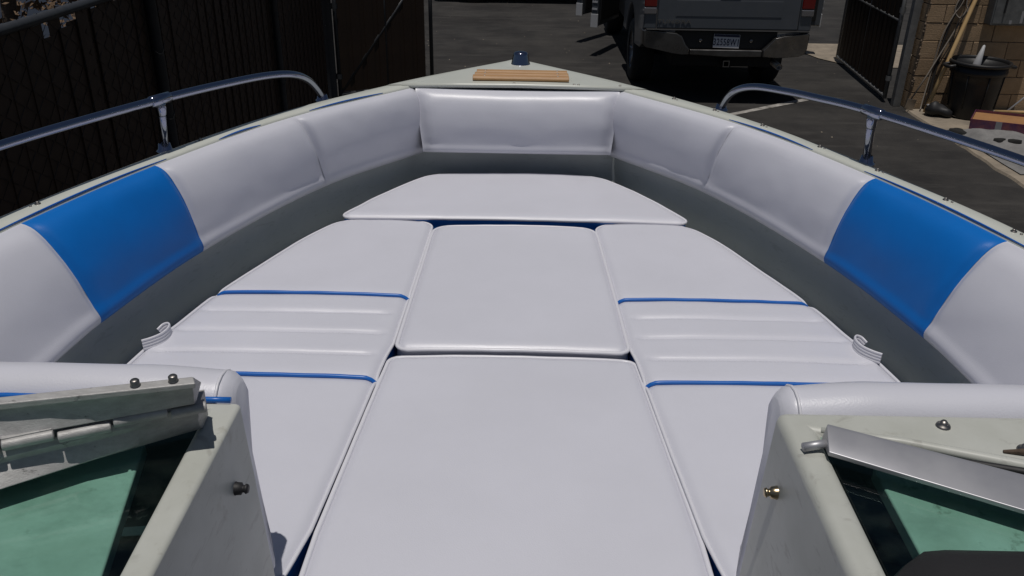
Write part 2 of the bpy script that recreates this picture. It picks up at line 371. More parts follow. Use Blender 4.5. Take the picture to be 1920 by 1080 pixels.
# inner liner wall under the bolsters and bench top
b = MB(); rows = []
path = []
for i in range(41):
    y = lerp(-0.5, 2.985, i / 40); path.append((BOT(min(y, 2.975)) + 0.035 if y > 0.3 else 0.975, y))
full = [(-x, y) for x, y in path] + [(0, 3.012)] + [(x, y) for x, y in reversed(path)]
def lined(z, t, extra):
    out = []
    for x, y in full:
        yy = max(0.3, min(y, 2.965)); base = BOT(min(yy + 0.01, 2.975)); w = lerp(base, TOP(yy), t) + extra if abs(x) > 1e-6 else 0
        out.append((math.copysign(w, x) if abs(x) > 1e-6 else 0.0, y + 0.012 * t, z))
    return out
b.grid([lined(1.885, 0.93, 0.012), lined(1.70, 0.16, 0.04), [(x * 0.995, y - 0.004, 1.62) for x, y in full], [(x * 0.985, y - 0.008, 1.46) for x, y in full]])
b.build('inner_liner', 'liner', boat, smooth=True)
b = MB()
left = [(-x * 1.0, y) for x, y in path if y > 0.9]; right = [(x, y) for x, y in path if y > 0.9]
rows = [[(l[0], l[1], 1.492), (-0.36, l[1], 1.492), (0.36, l[1], 1.492), (r[0], r[1], 1.492)] for l, r in zip(left, right)]
b.grid(rows); b.build('bench_top', 'consolegel', boat)
b = MB(); b.box(-1.0, 1.0, -0.58, 0.9, 1.10, 1.14); b.build('cockpit_floor', 'navy', boat)
b = MB(); b.box(-0.98, 0.98, 0.89, 0.915, 1.14, 1.49); b.build('bench_bulkhead', 'liner', boat)
b = MB()      # thin bright corner trims where the liner panels meet beside the bow backrest
for sx in (1,):
    b.tube([(sx * 0.353, 2.955, 1.70), (sx * 0.352, 2.952, 1.62), (sx * 0.356, 2.935, 1.56), (sx * 0.37, 2.91, 1.50)], [0.004, 0.004, 0.007, 0.014], 8)
b.build('corner_trim', 'gel', boat, smooth=True)

# ------------------------------------------------------------------ bolster panels along the gunwales
OFF = interp([(0, 0.0), (0.02, 0.012), (0.05, 0.024), (0.10, 0.035), (0.18, 0.043), (0.28, 0.047), (0.40, 0.048), (0.54, 0.045), (0.68, 0.037), (0.78, 0.0300), (0.85, 0.0255), (0.90, 0.0252), (0.95, 0.0215), (0.98, 0.013), (1.0, 0.004)])
TS = [0, .02, .05, .075, .10, .14, .18, .25, .32, .41, .5, .58, .66, .72, .78, .82, .85, .875, .90, .925, .95, .965, .98, 1.0]
def spread(length, edge=(0, .003, .007, .012, .018, .026, .038, .055), step=0.02):
    e = [d for d in edge if d < length * 0.4]; n = max(2, int((length - 2 * e[-1]) / step))
    return e + [e[-1] + (length - 2 * e[-1]) * k / n for k in range(1, n)] + [length - d for d in reversed(e)]
def bolster(sgn, yt0, yt1, yb0, yb1, m, pinch0=0.5, pinch1=0.5, seed=0.0):
    L = math.hypot(yt1 - yt0, TOP(yt1) - TOP(yt0)); rows = []
    for s in spread(L):
        a = s / L; yt, yb = lerp(yt0, yt1, a), lerp(yb0, yb1, a)
        pt = Vector((TOP(yt), yt, ZG - 0.006)); pb = Vector((BOT(yb), yb, 1.657))
        e = 0.02; tx, ty = TOP(yt + e) - TOP(yt - e), 2 * e; l = math.hypot(tx, ty)
        n = Vector((-ty / l, tx / l, 0.35)).normalized()
        k = 1 - pinch0 * math.exp(-(s / 0.014) ** 2) - pinch1 * math.exp(-((L - s) / 0.014) ** 2)
        row = []
        for t in TS:
            p = pt.lerp(pb, t)
            wr = 0.0035 * noise.noise((a * 3 + seed, t * 2.0, seed)) + 0.0018 * noise.noise((a * 9 + seed, t * 6.0, seed + 5)) 
            # small gathered creases running in from the lower corner of each seam
            for d in (s, L - s):
                if t > 0.55: wr += 0.0022 * math.exp(-(d / 0.05) ** 2) * math.sin((t - 0.55) * 30 + d * 40 + seed) * (t - 0.55) * 2
            p = p + n * ((OFF(t) + wr * min(1, t * 12) * min(1, (1 - t) * 3.5)) * k)
            row.append((sgn * p.x, p.y, p.z))
        pe = pb - n * 0.03; row.append((sgn * pe.x, pe.y, 1.660))
        rows.append(row)
    b = MB(); b.grid(rows)
    return b.build('bolster_panel', m, boat, smooth=True)
for sgn in (1, -1):
    o = bolster(sgn, 2.56, 2.964, 2.60, 2.980, 'vinyl', 0.36, 0.45, 1.0 + sgn)
    o = bolster(sgn, 2.08, 2.56, 2.075, 2.60, 'vinyl', 0.30, 0.36, 3.0 + sgn)
    o = bolster(sgn, 1.682, 2.08, 1.674, 2.075, 'blue', 0.30, 0.30, 5.0 + sgn); o['label'] = 'blue vinyl bolster panel between white ones'
    o = bolster(sgn, 0.96, 1.682, 0.96, 1.674, 'vinyl', 0.5, 0.30, 7.0 + sgn)
    for ya, yb in (((2.30, 2.60), (1.55, 2.12)) if sgn > 0 else ((2.62, 2.86), (2.30, 2.45), (1.55, 2.12))):
        b = MB(); b.tube([(sgn * (TOP(y) + 0.002), y, ZG - 0.001 + 0.003 * math.sin(math.pi * k / 20)) for k, y in [(k, lerp(ya, yb, k / 20)) for k in range(21)]], [0.0021 * math.sin(math.pi * (k + 0.6) / 21.2) ** 0.4 for k in range(21)], 6)
        b.build('bolster_welt', 'bluepipe', boat, smooth=True)
# bow backrest
rows = []
L = 0.70
for s in spread(L):
    a = s / L; row = []
    k = 1 - 0.62 * math.exp(-(s / 0.030) ** 2) - 0.62 * math.exp(-((L - s) / 0.030) ** 2)
    for t in TS:
        x = lerp(lerp(-0.352, 0.357, a), lerp(-0.326, 0.334, a), t); z = lerp(ZG - 0.004 - 0.004 * math.sin(math.pi * a), 1.680, t)
        w = 0.003 * noise.noise((a * 3.1, t * 2, 9)) + 0.0016 * noise.noise((a * 11, t * 5, 4))
        for d in (s, L - s):
            w += 0.0022 * math.exp(-(d / 0.06) ** 2) * math.sin((t - 0.5) * 26 + d * 50) * abs(t - 0.5) * 2
        y = 2.958 - 0.045 * t - (OFF(t) * 1.0 + w * min(1, t * 12) * min(1, (1 - t) * 12)) * k
        row.append((x, y, z))
    row.append((row[-1][0], 2.99, 1.682)); rows.append(row)
b = MB(); b.grid(rows); o = b.build('bow_backrest', 'vinyl', boat, smooth=True)

# ------------------------------------------------------------------ loose seat cushions
def smooth01(x): x = max(0.0, min(1.0, x)); return x * x * (3 - 2 * x)
def cushion_surface(y0, y1, xl, xr, zt, r0=0.0, r1=0.0, rnd=0.028, drop=0.015, crown=0.006, free0=True, free1=True, pleats=None, seed=0.0, sag=0.0025, sidefade=0.03):
    """rows of the top surface; boundary of each row drops at the free edges"""
    rows = []
    ed = (0, .0015, .004, .008, .013, .019, .027, .038, .055)
    vs = spread(y1 - y0, ed, 0.0055 if pleats else 0.022)
    for s in vs:
        y = y0 + s; d0, d1 = s, (y1 - y0) - s; ins = 0.0
        if r0 and d0 < r0: ins = max(ins, r0 - math.sqrt(max(0, r0 * r0 - (r0 - d0) ** 2)))
        if r1 and d1 < r1: ins = max(ins, r1 - math.sqrt(max(0, r1 * r1 - (r1 - d1) ** 2)))
        a, c = xl(y) + ins, xr(y) - ins; W = c - a; e = [d for d in ed]
        n = 18
        us = e + [e[-1] + (W - 2 * e[-1]) * k / n for k in range(1, n)] + [W - d for d in reversed(e)]
        row = []
        for u in us:
            d = min(u, W - u)
            if free0: d = min(d, d0 + 0.3 * 0)
            if free1: d = min(d, d1)
            h = -drop * (1 - min(1, d / rnd)) ** 2
            fy = 1.0
            h += crown * (4 * (u / W) * (1 - u / W)) ** 0.7 * fy
            h += sag * noise.noise(((a + u) * 5 + seed, y * 5, seed)) + 0.0009 * noise.noise(((a + u) * 17 + seed, y * 15, seed + 2))
            if pleats:
                near = min(abs(y - p) for p in pleats)
                side = smooth01((min(u, W - u) - 0.012) / sidefade)
                h -= 0.0065 * math.exp(-(near / 0.0095) ** 2) * side
                h -= 0.0026 * math.exp(-(near / 0.003) ** 2) * side
            if not free0: h -= 0.007 * math.exp(-(d0 / 0.014) ** 2)
            if not free1: h -= 0.007 * math.exp(-(d1 / 0.014) ** 2)
            row.append((a + u, y, zt + h))
        rows.append(row)
    return rows
def loop_of(rows):
    return [rows[0][j] for j in range(len(rows[0]))] + [r[-1] for r in rows[1:]] + list(reversed(rows[-1][:-1])) + [r[0] for r in reversed(rows[1:-1])]
def outward(lp, d):
    out = []; n = len(lp); cx = sum(p[0] for p in lp) / n; cy = sum(p[1] for p in lp) / n
    for i in range(n):
        p, q = Vector(lp[i - 1]), Vector(lp[(i + 1) % n]); t = (q - p); nn = Vector((t.y, -t.x, 0))
        if nn.length < 1e-9: nn = Vector((lp[i][0] - cx, lp[i][1] - cy, 0))
        nn.normalize(); out.append((lp[i][0] + nn.x * d, lp[i][1] + nn.y * d, lp[i][2]))
    return out
def thin(lp, gap=0.006):
    out = [lp[0]]
    for p in lp[1:]:
        if (Vector(p) - Vector(out[-1])).length > gap: out.append(p)
    if (Vector(out[0]) - Vector(out[-1])).length < gap: out.pop()
    return out
def finish(root, lp, zb, box_mat, pipe_mat='vinyl_seam', pr=0.0050, second=True):
    lp = thin(lp); o1 = outward(lp, 0.001)
    b = MB(); rows = [[(p[0], p[1], p[2] - 0.002) for p in o1]]
    for k in (0.15, 0.5, 0.85, 1.0):
        off = outward(lp, 0.004 * math.sin(math.pi * k)); rows.append([(p[0], p[1], lerp(p[2], zb, k)) for p in off])
    b.grid(rows, closed_u=True)
    b.build('boxing', box_mat, root, smooth=True)
    b = MB(); b.tube([(p[0], p[1], p[2] + 0.0030) for p in outward(lp, 0.0015)], pr, 8, closed=True); b.build('piping', pipe_mat, root, smooth=True)
    if second:
        b = MB(); b.tube([(p[0], p[1], zb + 0.006) for p in outward(lp, 0.003)], pr, 8, closed=True); b.build('lower_piping', pipe_mat, root, smooth=True)

# filler cushions
def simple_cushion(name, label, y0, y1, hw, zt, zb, r0, r1, box_mat, seed, crown=0.004, drop=0.012, rnd=0.025, cx=0.0):
    root = empty(name, (0, 0, 0)); tag(root, label, 'cushion')
    f = lin(hw) if isinstance(hw, list) else hw
    rows = cushion_surface(y0, y1, lambda y: cx - f(y), lambda y: cx + f(y), zt, r0, r1, rnd=rnd, drop=drop, crown=crown, seed=seed)
    b = MB(); b.grid(rows); b.build('top_panel', 'vinyl', root, smooth=True)
    finish(root, loop_of(rows), zb, box_mat)
    return root
simple_cushion('filler_cushion', 'large square white vinyl filler cushion nearest the camera, between the consoles', 0.80, 1.672, [(0.80, 0.330), (1.1, 0.322), (1.64, 0.281), (1.68, 0.278)], 1.592, 1.50, 0.03, 0.024, 'vinyl', 2.0, cx=0.002)
simple_cushion('filler_cushion', 'smaller square white vinyl filler cushion in the middle, just behind the bow cushion', 1.690, 2.432, [(1.69, 0.268), (1.75, 0.267), (2.36, 0.2485), (2.43, 0.246)], 1.603, 1.51, 0.028, 0.05, 'vinyl', 5.0, cx=0.003)
simple_cushion('bow_cushion', 'wide white trapezoid seat cushion across the bow under the backrest', 2.480, 2.910, interp([(2.48, 0.547), (2.54, 0.522), (2.64, 0.472), (2.74, 0.412), (2.82, 0.358), (2.87, 0.320), (2.91, 0.288)]), 1.607, 1.515, 0.034, 0.045, 'blue', 9.0, cx=0.002)
# long side seats
SIN = lin([(0.93, 0.366), (1.02, 0.346), (1.1, 0.3325), (1.3, 0.3155), (1.55, 0.2965), (1.66, 0.2875), (1.72, 0.2775), (1.96, 0.2695), (2.40, 0.255), (2.45, 0.253)])
SOUT = interp([(0.9, 0.90), (1.2, 0.892), (1.40, 0.878), (1.585, 0.852), (1.70, 0.832), (1.80, 0.803), (1.95, 0.764), (2.14, 0.695), (2.343, 0.614), (2.43, 0.565), (2.48, 0.535)])
Y1, Y2 = 1.566, 1.957
for sgn, side in ((-1, 'left'), (1, 'right')):
    root = empty('seat_cushion', (0, 0, 0))
    tag(root, f'long white side seat with pleated middle and blue piping, {side} side of the bow', 'cushion', 'long side seat cushions')
    ribs = [lerp(Y1, Y2, k / 4) for k in (1, 2, 3)]
    args = dict(zt=1.598, crown=0.005, drop=0.011, rnd=0.024)
    R1 = cushion_surface(0.93, Y1, SIN, SOUT, free1=False, r0=0.03, seed=11 + sgn, **args)
    R2 = cushion_surface(Y1, Y2, SIN, SOUT, free0=False, free1=False, pleats=ribs, seed=14 + sgn, **args)
    R3 = cushion_surface(Y2, 2.476, SIN, SOUT, free0=False, r1=0.05, seed=17 + sgn, **args)
    for nm, rw in (('rear_panel', R1), ('pleated_panel', R2), ('front_panel', R3)):
        b = MB(); b.grid(rw); b.build(nm, 'vinyl', root, smooth=True, mirror=sgn < 0)
    for rw in (R2, R3):
        b = MB(); ln = [(p[0], p[1], p[2] + 0.0035) for p in rw[0]]
        ln = [(ln[0][0] - 0.004, ln[0][1] + 0.001, ln[0][2] - 0.05)] + [(ln[0][0] - 0.003, ln[0][1], ln[0][2] - 0.012)] + thin(ln, 0.006) + [(ln[-1][0] + 0.003, ln[-1][1], ln[-1][2] - 0.012), (ln[-1][0] + 0.004, ln[-1][1], ln[-1][2] - 0.05)]
        b.tube(ln, 0.0052, 8); b.build('blue_piping', 'bluepipe', root, smooth=True, mirror=sgn < 0)
    # stitched rows in the pleats
    for yr in ribs:
        row = min(R2, key=lambda r: abs(r[0][1] - yr)); b = MB()
        pts = [p for p in row if row[0][0] + 0.03 < p[0] < row[-1][0] - 0.03]; fine = []
        for p, q in zip(pts, pts[1:]):
            n = max(1, int((q[0] - p[0]) / 0.0065)); fine += [tuple(lerp(p[i], q[i], k / n) for i in range(3)) for k in range(n)]
        for k in range(0, len(fine) - 1, 1):
            p = fine[k]; b.box(p[0], p[0] + 0.0042, p[1] - 0.0006, p[1] + 0.0006, p[2] - 0.0002, p[2] + 0.0011)
        o = b.build('stitching', 'vinyl_seam', root, mirror=sgn < 0); o['kind'] = 'stuff'
    rows = R1 + R2[1:] + R3[1:]
    finish(root, [(sgn * p[0], p[1], p[2]) for p in (loop_of(rows) if sgn > 0 else list(reversed(loop_of(rows))))], 1.50, 'blue', pr=0.004)
    # webbing pull strap standing up at the outer edge
    b = MB()
    zs = 1.6085
    ctr = spline([(0.836, 1.664, zs), (0.822, 1.675, zs), (0.809, 1.687, zs + .001), (0.801, 1.702, zs + .001), (0.798, 1.721, zs + .001), (0.801, 1.740, zs), (0.809, 1.750, zs - .001), (0.818, 1.749, zs - .004), (0.826, 1.740, zs - .010)], 6)
    rows = []
    for i, p in enumerate(ctr):
        t = (ctr[min(i + 1, len(ctr) - 1)] - ctr[max(i - 1, 0)]).normalized(); w = Vector((0.10, 0.12, 1)).normalized(); w = (w - t * w.dot(t)).normalized(); n = t.cross(w)
        prof_s = [(k / 20, 0.0008 + 0.0015 * abs(math.sin(k / 20 * math.pi * 4)) ** 0.5) for k in range(21)]
        rows.append([tuple(p + w * (f - 0.5) * 0.027 + n * d) for f, d in prof_s] + [tuple(p + w * (f - 0.5) * 0.027 - n * d) for f, d in reversed(prof_s)])
    b.f.append(tuple(range(42)))
    b.grid(rows, closed_u=True); b.build('pull_strap', 'vinyl_seam', root, smooth=True, mirror=sgn < 0)

# ------------------------------------------------------------------ consoles with dash wells, glass and windshield rails
for sgn in (-1, 1):
    mir = sgn < 0
    xi0, xi1 = (0.398, 0.370) if sgn < 0 else (0.402, 0.394)
    con = None
    yf = 0.945 if sgn < 0 else 0.953
    outer = [(0.357, yf), (1.21, yf), (1.21, -0.3), (0.357, -0.3)]
    inner = [(xi0, 0.918), (1.10, 0.70), (1.10, 0.05), (lerp(xi0, xi1, 3.1), 0.05)] if sgn < 0 else [(xi0, 0.905), (1.10, 0.70), (1.10, 0.05), (0.388, 0.05)]
    if sgn < 0: inner[3] = (0.345 + 0.03, 0.05); inner[0] = (0.398, 0.931); inner[1] = (1.10, 0.84)
    zt, zb, zi = 1.95, 1.14, 1.76
    vs = [(x, y, zt) for x, y in outer] + [(x, y, zt) for x, y in inner] + [(x - (0.036 if x < 0.5 else 0), y, zb) for x, y in outer] + [(x, y, zi) for x, y in inner]
    fs = []
    for i in range(4):
        j = (i + 1) % 4
        fs += [(i, j, 4 + j, 4 + i), (8 + i, 8 + j, j, i), (4 + i, 4 + j, 12 + j, 12 + i)]
    b = MB(); b.add(vs, fs)
    con = b.build('console', 'consolegel', boat, bevel=0.017, seg=5, mirror=mir)
    b = MB(); b.add([(x, y, zi + 0.002) for x, y in [(0.362, 0.938), (1.18, 0.938), (1.18, 0.04), (0.362, 0.04)]], [(0, 1, 2, 3)]); b.build('well_shade_floor', 'navy', con, mirror=mir)  # bottom of the well, its shade put into the navy colour
    b = MB()     # navy lining just inside the shell, the well's shade put into its colour
    ln = [(inner[0][0] + .003, inner[0][1] - .003), (1.097, inner[1][1] - .003), (1.097, 0.053), (inner[3][0] + .003, 0.053)]
    b.grid([[(x, y, zt - 0.016) for x, y in ln], [(x, y, zi + 0.002) for x, y in ln]], closed_u=True); b.build('well_shade_lining', 'navy', con, mirror=mir, fix=False)
    # dash panel
    zd = 1.932
    poly = [(0.479, 0.885), (0.52, 0.876), (1.06, 0.70), (1.06, 0.12), (0.335 + 0.03, 0.12), (0.437, 0.685)] if sgn < 0 else [(0.477, 0.880), (1.06, 0.695), (1.06, 0.738), (0.472, 0.738)]
    if sgn > 0: poly = [(0.456, 0.858), (0.50, 0.846), (0.90, 0.73), (0.90, 0.700), (0.452, 0.700)]
    if sgn < 0: poly = [(0.462, 0.880), (0.50, 0.874), (1.06, 0.80), (1.06, 0.30), (0.375, 0.30), (0.418, 0.655)]
    b = MB(); b.prism(poly, 'Z', zd - 0.02, zd); b.build('dash_panel', 'dash', con, bevel=0.003, seg=2, mirror=mir)
    # glass
    g = [(inner[0][0] + 0.001, inner[0][1] - 0.001), (1.095, inner[1][1] - .001), (1.095, 0.06), (inner[3][0] + 0.002, 0.06)]
    b = MB(); b.prism(g, 'Z', 1.9375, 1.9425); 
    b.build('windshield_glass', 'glass', boat, mirror=mir)
    # bow-side seatback pad hung on the front of the console
    prof = [(0.951, 1.956), (0.952, 1.968), (0.958, 1.981), (0.970, 1.990), (0.985, 1.993), (1.002, 1.990), (1.020, 1.980), (1.034, 1.962), (1.026, 1.93), (0.992, 1.87), (0.972, 1.78), (0.966, 1.70), (0.963, 1.66), (0.958, 1.648), (0.950, 1.65)]
    prof = [(y if y > 0.953 else 0.9465, z - (0.018 if sgn < 0 else 0.031)) for y, z in prof]
    if sgn > 0: prof = [(y + 0.008, z) for y, z in prof]
    cy = 0.992; cz = 1.80; rows = []
    Lp = 0.80
    for s in [0, .001, .003, .006, .010, .015, .022, .030, .04, .055] + [0.055 + 0.745 * k / 30 for k in range(1, 31)]:
        q = 1 - 0.35 * (1 - min(1, s / 0.022)) ** 2.2 if s < 0.022 else 1.0
        if 0.006 < s < 0.012: q -= 0.02
        x = 0.372 + s; row = []
        for k, (y, z) in enumerate(prof):
            w = 0.0025 * noise.noise((x * 6, k * 0.4, sgn * 3.0))
            row.append((x - 0.020 * smooth01((1.93 - z) / 0.28) * smooth01((0.12 - s) / 0.10), max(yf + 0.0012, cy + (y - cy) * q + w), cz + (z - cz) * (1 - (1 - q) * 0.25) + w - 0.010 * smooth01((0.14 - s) / 0.14)))
        rows.append(row)
    b = MB(); b.grid(rows, closed_u=True)
    nb = len(prof); b.f.append(tuple(range(nb)))
    pd = b.build('console_pad', 'vinyl', boat, smooth=True, mirror=mir)
    b = MB(); ring = []
    for (y, z) in prof[0:10]:
        q = 0.965; ring.append((0.393 + 0.006 * math.sin((z - 1.6) * 8) - 0.017 * smooth01((1.93 - z) / 0.28), cy + (y - cy) * 1.004, cz + (z - cz) * 1.0 - 0.0085))
    b.tube(ring, 0.0024, 6); b.build('end_welt', 'vinyl_seam', pd, smooth=True, mirror=mir)
    if sgn < 0:
        b = MB(); b.tube([(0.37 + 0.75 * k / 30, 0.9455 + 0.002 * noise.noise((k * 0.7, 0, 2)), 1.9545 + 0.0012 * noise.noise((k * 0.5, 3, 1))) for k in range(31)], 0.0042, 8); b.build('blue_piping', 'bluepipe', pd, smooth=True, mirror=mir)
    # stud on the inboard face
    b = MB(); yy, zz = (0.873, 1.866) if sgn < 0 else (0.885, 1.866)
    b.lathe([(0, -0.016), (0.0055, -0.016), (0.0068, -0.013), (0.0050, -0.011), (0.0050, -0.009), (0.0082, -0.007), (0.0085, -0.002), (0.0095, 0.002)], (0.3525, yy, zz), 16, 'X')
    b.build('snap_stud', 'rubber' if sgn < 0 else 'brass', con, smooth=True, mirror=mir)

def bar(prof_a, prof_b, ext):
    """closed section lofted from prof_a to prof_b and on past b by the factor ext"""
    A = [Vector(p) for p in prof_a]; B = [Vector(p) for p in prof_b]; B = [a + (q - a) * ext for a, q in zip(A, B)]
    b = MB(); n = len(A); rows = []
    for k in range(9): rows.append([tuple(a.lerp(q, k / 8)) for a, q in zip(A, B)])
    b.grid(rows, closed_u=True); b.f.append(tuple(range(n))); b.f.append(tuple(reversed(range(8 * n, 9 * n))))
    return b
# left: folded centre frame stacked on the fixed rail, with its piano hinge
wf = MB(); frame = bar(
    [(-0.370, 0.845, 2.055), (-0.364, 0.834, 2.053), (-0.364, 0.8335, 2.046), (-0.371, 0.842, 2.044), (-0.373, 0.846, 2.034), (-0.376, 0.850, 2.013), (-0.378, 0.862, 2.010), (-0.385, 0.90, 2.012)],
    [(-0.566, 0.797, 2.055), (-0.565, 0.785, 2.053), (-0.565, 0.7845, 2.045), (-0.566, 0.792, 2.043), (-0.566, 0.790, 2.032), (-0.568, 0.774, 2.012), (-0.568, 0.792, 2.008), (-0.570, 0.83, 2.010)], 2.6).build('folded_window_frame', 'alu', boat, bevel=0.0015, seg=2)
low = bar(
    [(-0.385, 0.905, 1.998), (-0.380, 0.868, 1.998), (-0.382, 0.866, 1.990), (-0.383, 0.869, 1.982), (-0.385, 0.870, 1.976), (-0.387, 0.876, 1.962), (-0.387, 0.885, 1.952), (-0.390, 0.915, 1.9515)],
    [(-0.575, 0.825, 1.998), (-0.569, 0.778, 1.998), (-0.570, 0.771, 1.989), (-0.571, 0.775, 1.981), (-0.571, 0.766, 1.974), (-0.572, 0.750, 1.960), (-0.572, 0.772, 1.951), (-0.58, 0.83, 1.951)], 2.6).build('windshield_rail', 'alu', boat, bevel=0.0012, seg=2)
ha, hb = Vector((-0.366, 0.862, 2.003)), Vector((-0.570, 0.770, 2.003))
dv = (hb - ha); Lh = dv.length; dv.normalize(); s = 0.0; k = 0
while s < 0.45:
    l = (0.044, 0.060, 0.062, 0.056)[k % 4] * (1 + 0.05 * math.sin(k * 2.1)); b = MB()
    up = Vector((0, 0, 0.0035 if k % 2 else -0.001))
    p0 = ha + dv * (s + 0.0015) + up; p1 = ha + dv * (s + l - 0.0015) + up
    b.tube([p0, p0 + dv * 0.0012, p1 - dv * 0.0012, p1], [0.0058, 0.0068, 0.0068, 0.0058], 14)
    # leaf that ties the knuckle to the upper or the lower rail
    nrm = Vector((-dv.y, dv.x, 0)).normalized()
    if nrm.y < 0: nrm = -nrm
    e = Vector((0, 0, 0.006 if k % 2 else -0.006)); q0, q1 = p0 + dv * 0.001, p1 - dv * 0.001
    vs = [q0 + e, q1 + e, q1 + e + nrm * 0.024, q0 + e + nrm * 0.024]; vs += [v + Vector((0, 0, 0.0025)) for v in vs]
    b.add(vs, [(0, 1, 2, 3), (4, 7, 6, 5), (0, 4, 5, 1), (1, 5, 6, 2), (2, 6, 7, 3), (3, 7, 4, 0)])
    b.build('hinge_knuckle', 'alu', frame, smooth=False, bevel=0.0006, seg=1)
    s += l; k += 1
for (x, y) in ((-0.430, 0.8255), (-0.390, 0.836)):
    b = MB(); b.lathe([(0.0, 0.0075), (0.004, 0.0073), (0.0052, 0.006), (0.0052, 0.001), (0.006, 0.0)], (x, y, 2.0548), 16); b.build('screw_head', 'steel', frame, smooth=True)
# right: single flat rail with a mitred end
rr = bar([(0.402, 0.889, 1.974), (0.398, 0.882, 1.975), (0.392, 0.847, 1.962), (0.392, 0.847, 1.956), (0.396, 0.885, 1.953)],
         [(0.608, 0.800, 1.969), (0.603, 0.793, 1.970), (0.574, 0.748, 1.963), (0.574, 0.748, 1.957), (0.58, 0.79, 1.953)], 2.4).build('windshield_rail', 'alu2', boat, bevel=0.0012, seg=2)
b = MB(); b.tube([(0.366, 0.862, 1.957), (0.402, 0.868, 1.960)], 0.0058, 10); b.build('rail_pin', 'alu2', rr, smooth=True)
b = MB(); b.tube([(0.500, 0.855, 1.955), (0.56, 0.836, 1.958), (0.65, 0.806, 1.961), (0.80, 0.752, 1.961)], [0.002, 0.0045, 0.006, 0.006], 8); b.build('gasket', 'rubber', rr, smooth=True)
b = MB()   # moulded ridge in front of the rail
b.tube([(0.405, 0.912, 1.9475), (0.50, 0.888, 1.9485), (0.62, 0.846, 1.9495), (0.85, 0.763, 1.9495)], [0.004, 0.0065, 0.008, 0.008], 10); b.build('console_ridge', 'consolegel', boat, smooth=True)
for (x, y) in ((0.567, 0.934), (0.648, 0.886)):
    b = MB(); b.lathe([(0.0, 0.0085), (0.003, 0.0085), (0.0045, 0.0065), (0.0055, 0.0055), (0.0055, 0.003), (0.0085, 0.0025), (0.0095, 0.0)], (x, y - 0.012, 1.9505), 16); b.build('snap_stud', 'steel', boat, smooth=True)
b = MB(); b.tube([(0.618, 0.868, 1.952), (0.66, 0.862, 1.956), (0.70, 0.855, 1.958)], [0.002, 0.006, 0.006], 8); b.build('hinge_pin', 'bark', boat, smooth=True)
# black hood of the helm in front of the right hand dash
b = MB(); rows = []
for i in range(25):
    x = lerp(0.376, 0.95, i / 24); e = smooth01((x - 0.370) / 0.09); rows.append([])
    for k in range(11):
        a = math.pi * k / 10; rows[-1].append((x, 0.575 + (0.075 + 0.055 * e) * math.cos(a), 1.935 + 0.040 * math.sin(a) * (0.25 + 0.75 * e)))
b.grid(rows); b.build('helm_hood', 'hood', boat, smooth=True)

# ------------------------------------------------------------------ bow rails
for sgn in (-1, 1):
    pts = [(1.225, 0.6, 2.05), (1.205, 1.05, 2.05), (1.165, 1.42, 2.048), (1.090, 1.76, 2.045), (0.918, 2.175, 2.04)]
    pts += [(0.800, 2.43, 2.03), (0.735, 2.56, 2.02), (0.690, 2.64, 2.005), (0.665, 2.71, 1.975), (0.650, 2.76, 1.935), (0.640, 2.80, 1.890)] if sgn < 0 else [(0.835, 2.38, 2.025), (0.780, 2.505, 2.013), (0.730, 2.59, 2.003), (0.695, 2.645, 1.985), (0.674, 2.70, 1.950), (0.668, 2.765, 1.890)]
    b = MB(); b.tube([(sgn * p.x, p.y, p.z) for p in spline(pts, 8)], 0.0108, 16)
    rail = b.build('bow_rail', 'chrome', boat, smooth=True)
    for (tx, ty, bx, by, bz) in ((0.918, 2.175, 0.948, 2.225, 1.888), (1.19, 1.20, 1.235, 1.21, 1.888)):
        tz = 2.04
        b = MB(); b.tube([(sgn * bx, by, bz), (sgn * lerp(bx, tx, 0.5), lerp(by, ty, 0.5), lerp(bz, tz, 0.5)), (sgn * tx, ty, tz)], 0.0108, 16); b.build('stanchion', 'chrome', rail, smooth=True)
        b = MB(); dx, dy = (0.034, -0.083) if ty > 2 else (0.01, -0.09); l = math.hypot(dx, dy); dx, dy = dx / l * 0.034, dy / l * 0.034
        b.tube([(sgn * (tx + dx), ty + dy, tz), (sgn * (tx + dx * .9), ty + dy * .9, tz), (sgn * (tx - dx * .9), ty - dy * .9, tz), (sgn * (tx - dx), ty - dy, tz)], [0.0115, 0.0142, 0.0142, 0.0115], 16)
        p = Vector((tx, ty, tz)); q = Vector((bx, by, bz)); m1 = p.lerp(q, 0.26); m2 = p.lerp(q, 0.29)
        b.tube([(sgn * p.x, p.y, p.z), (sgn * m1.x, m1.y, m1.z), (sgn * m2.x, m2.y, m2.z)], [0.0135, 0.0135, 0.0115], 16); b.build('rail_fitting', 'chrome', rail, smooth=True)
        b = MB(); b.lathe([(0.024, -0.004), (0.024, 0.002), (0.018, 0.006), (0.0155, 0.020), (0.013, 0.021)], (sgn * bx, by, bz), 18); b.build('rail_foot', 'chrome', rail, smooth=True)
    b = MB(); b.lathe([(0.024, -0.004), (0.024, 0.002), (0.018, 0.006), (0.0155, 0.018), (0.013, 0.019)], (sgn * (0.641 if sgn < 0 else 0.668), 2.795 if sgn < 0 else 2.763, 1.888), 18); b.build('rail_foot', 'chrome', rail, smooth=True)
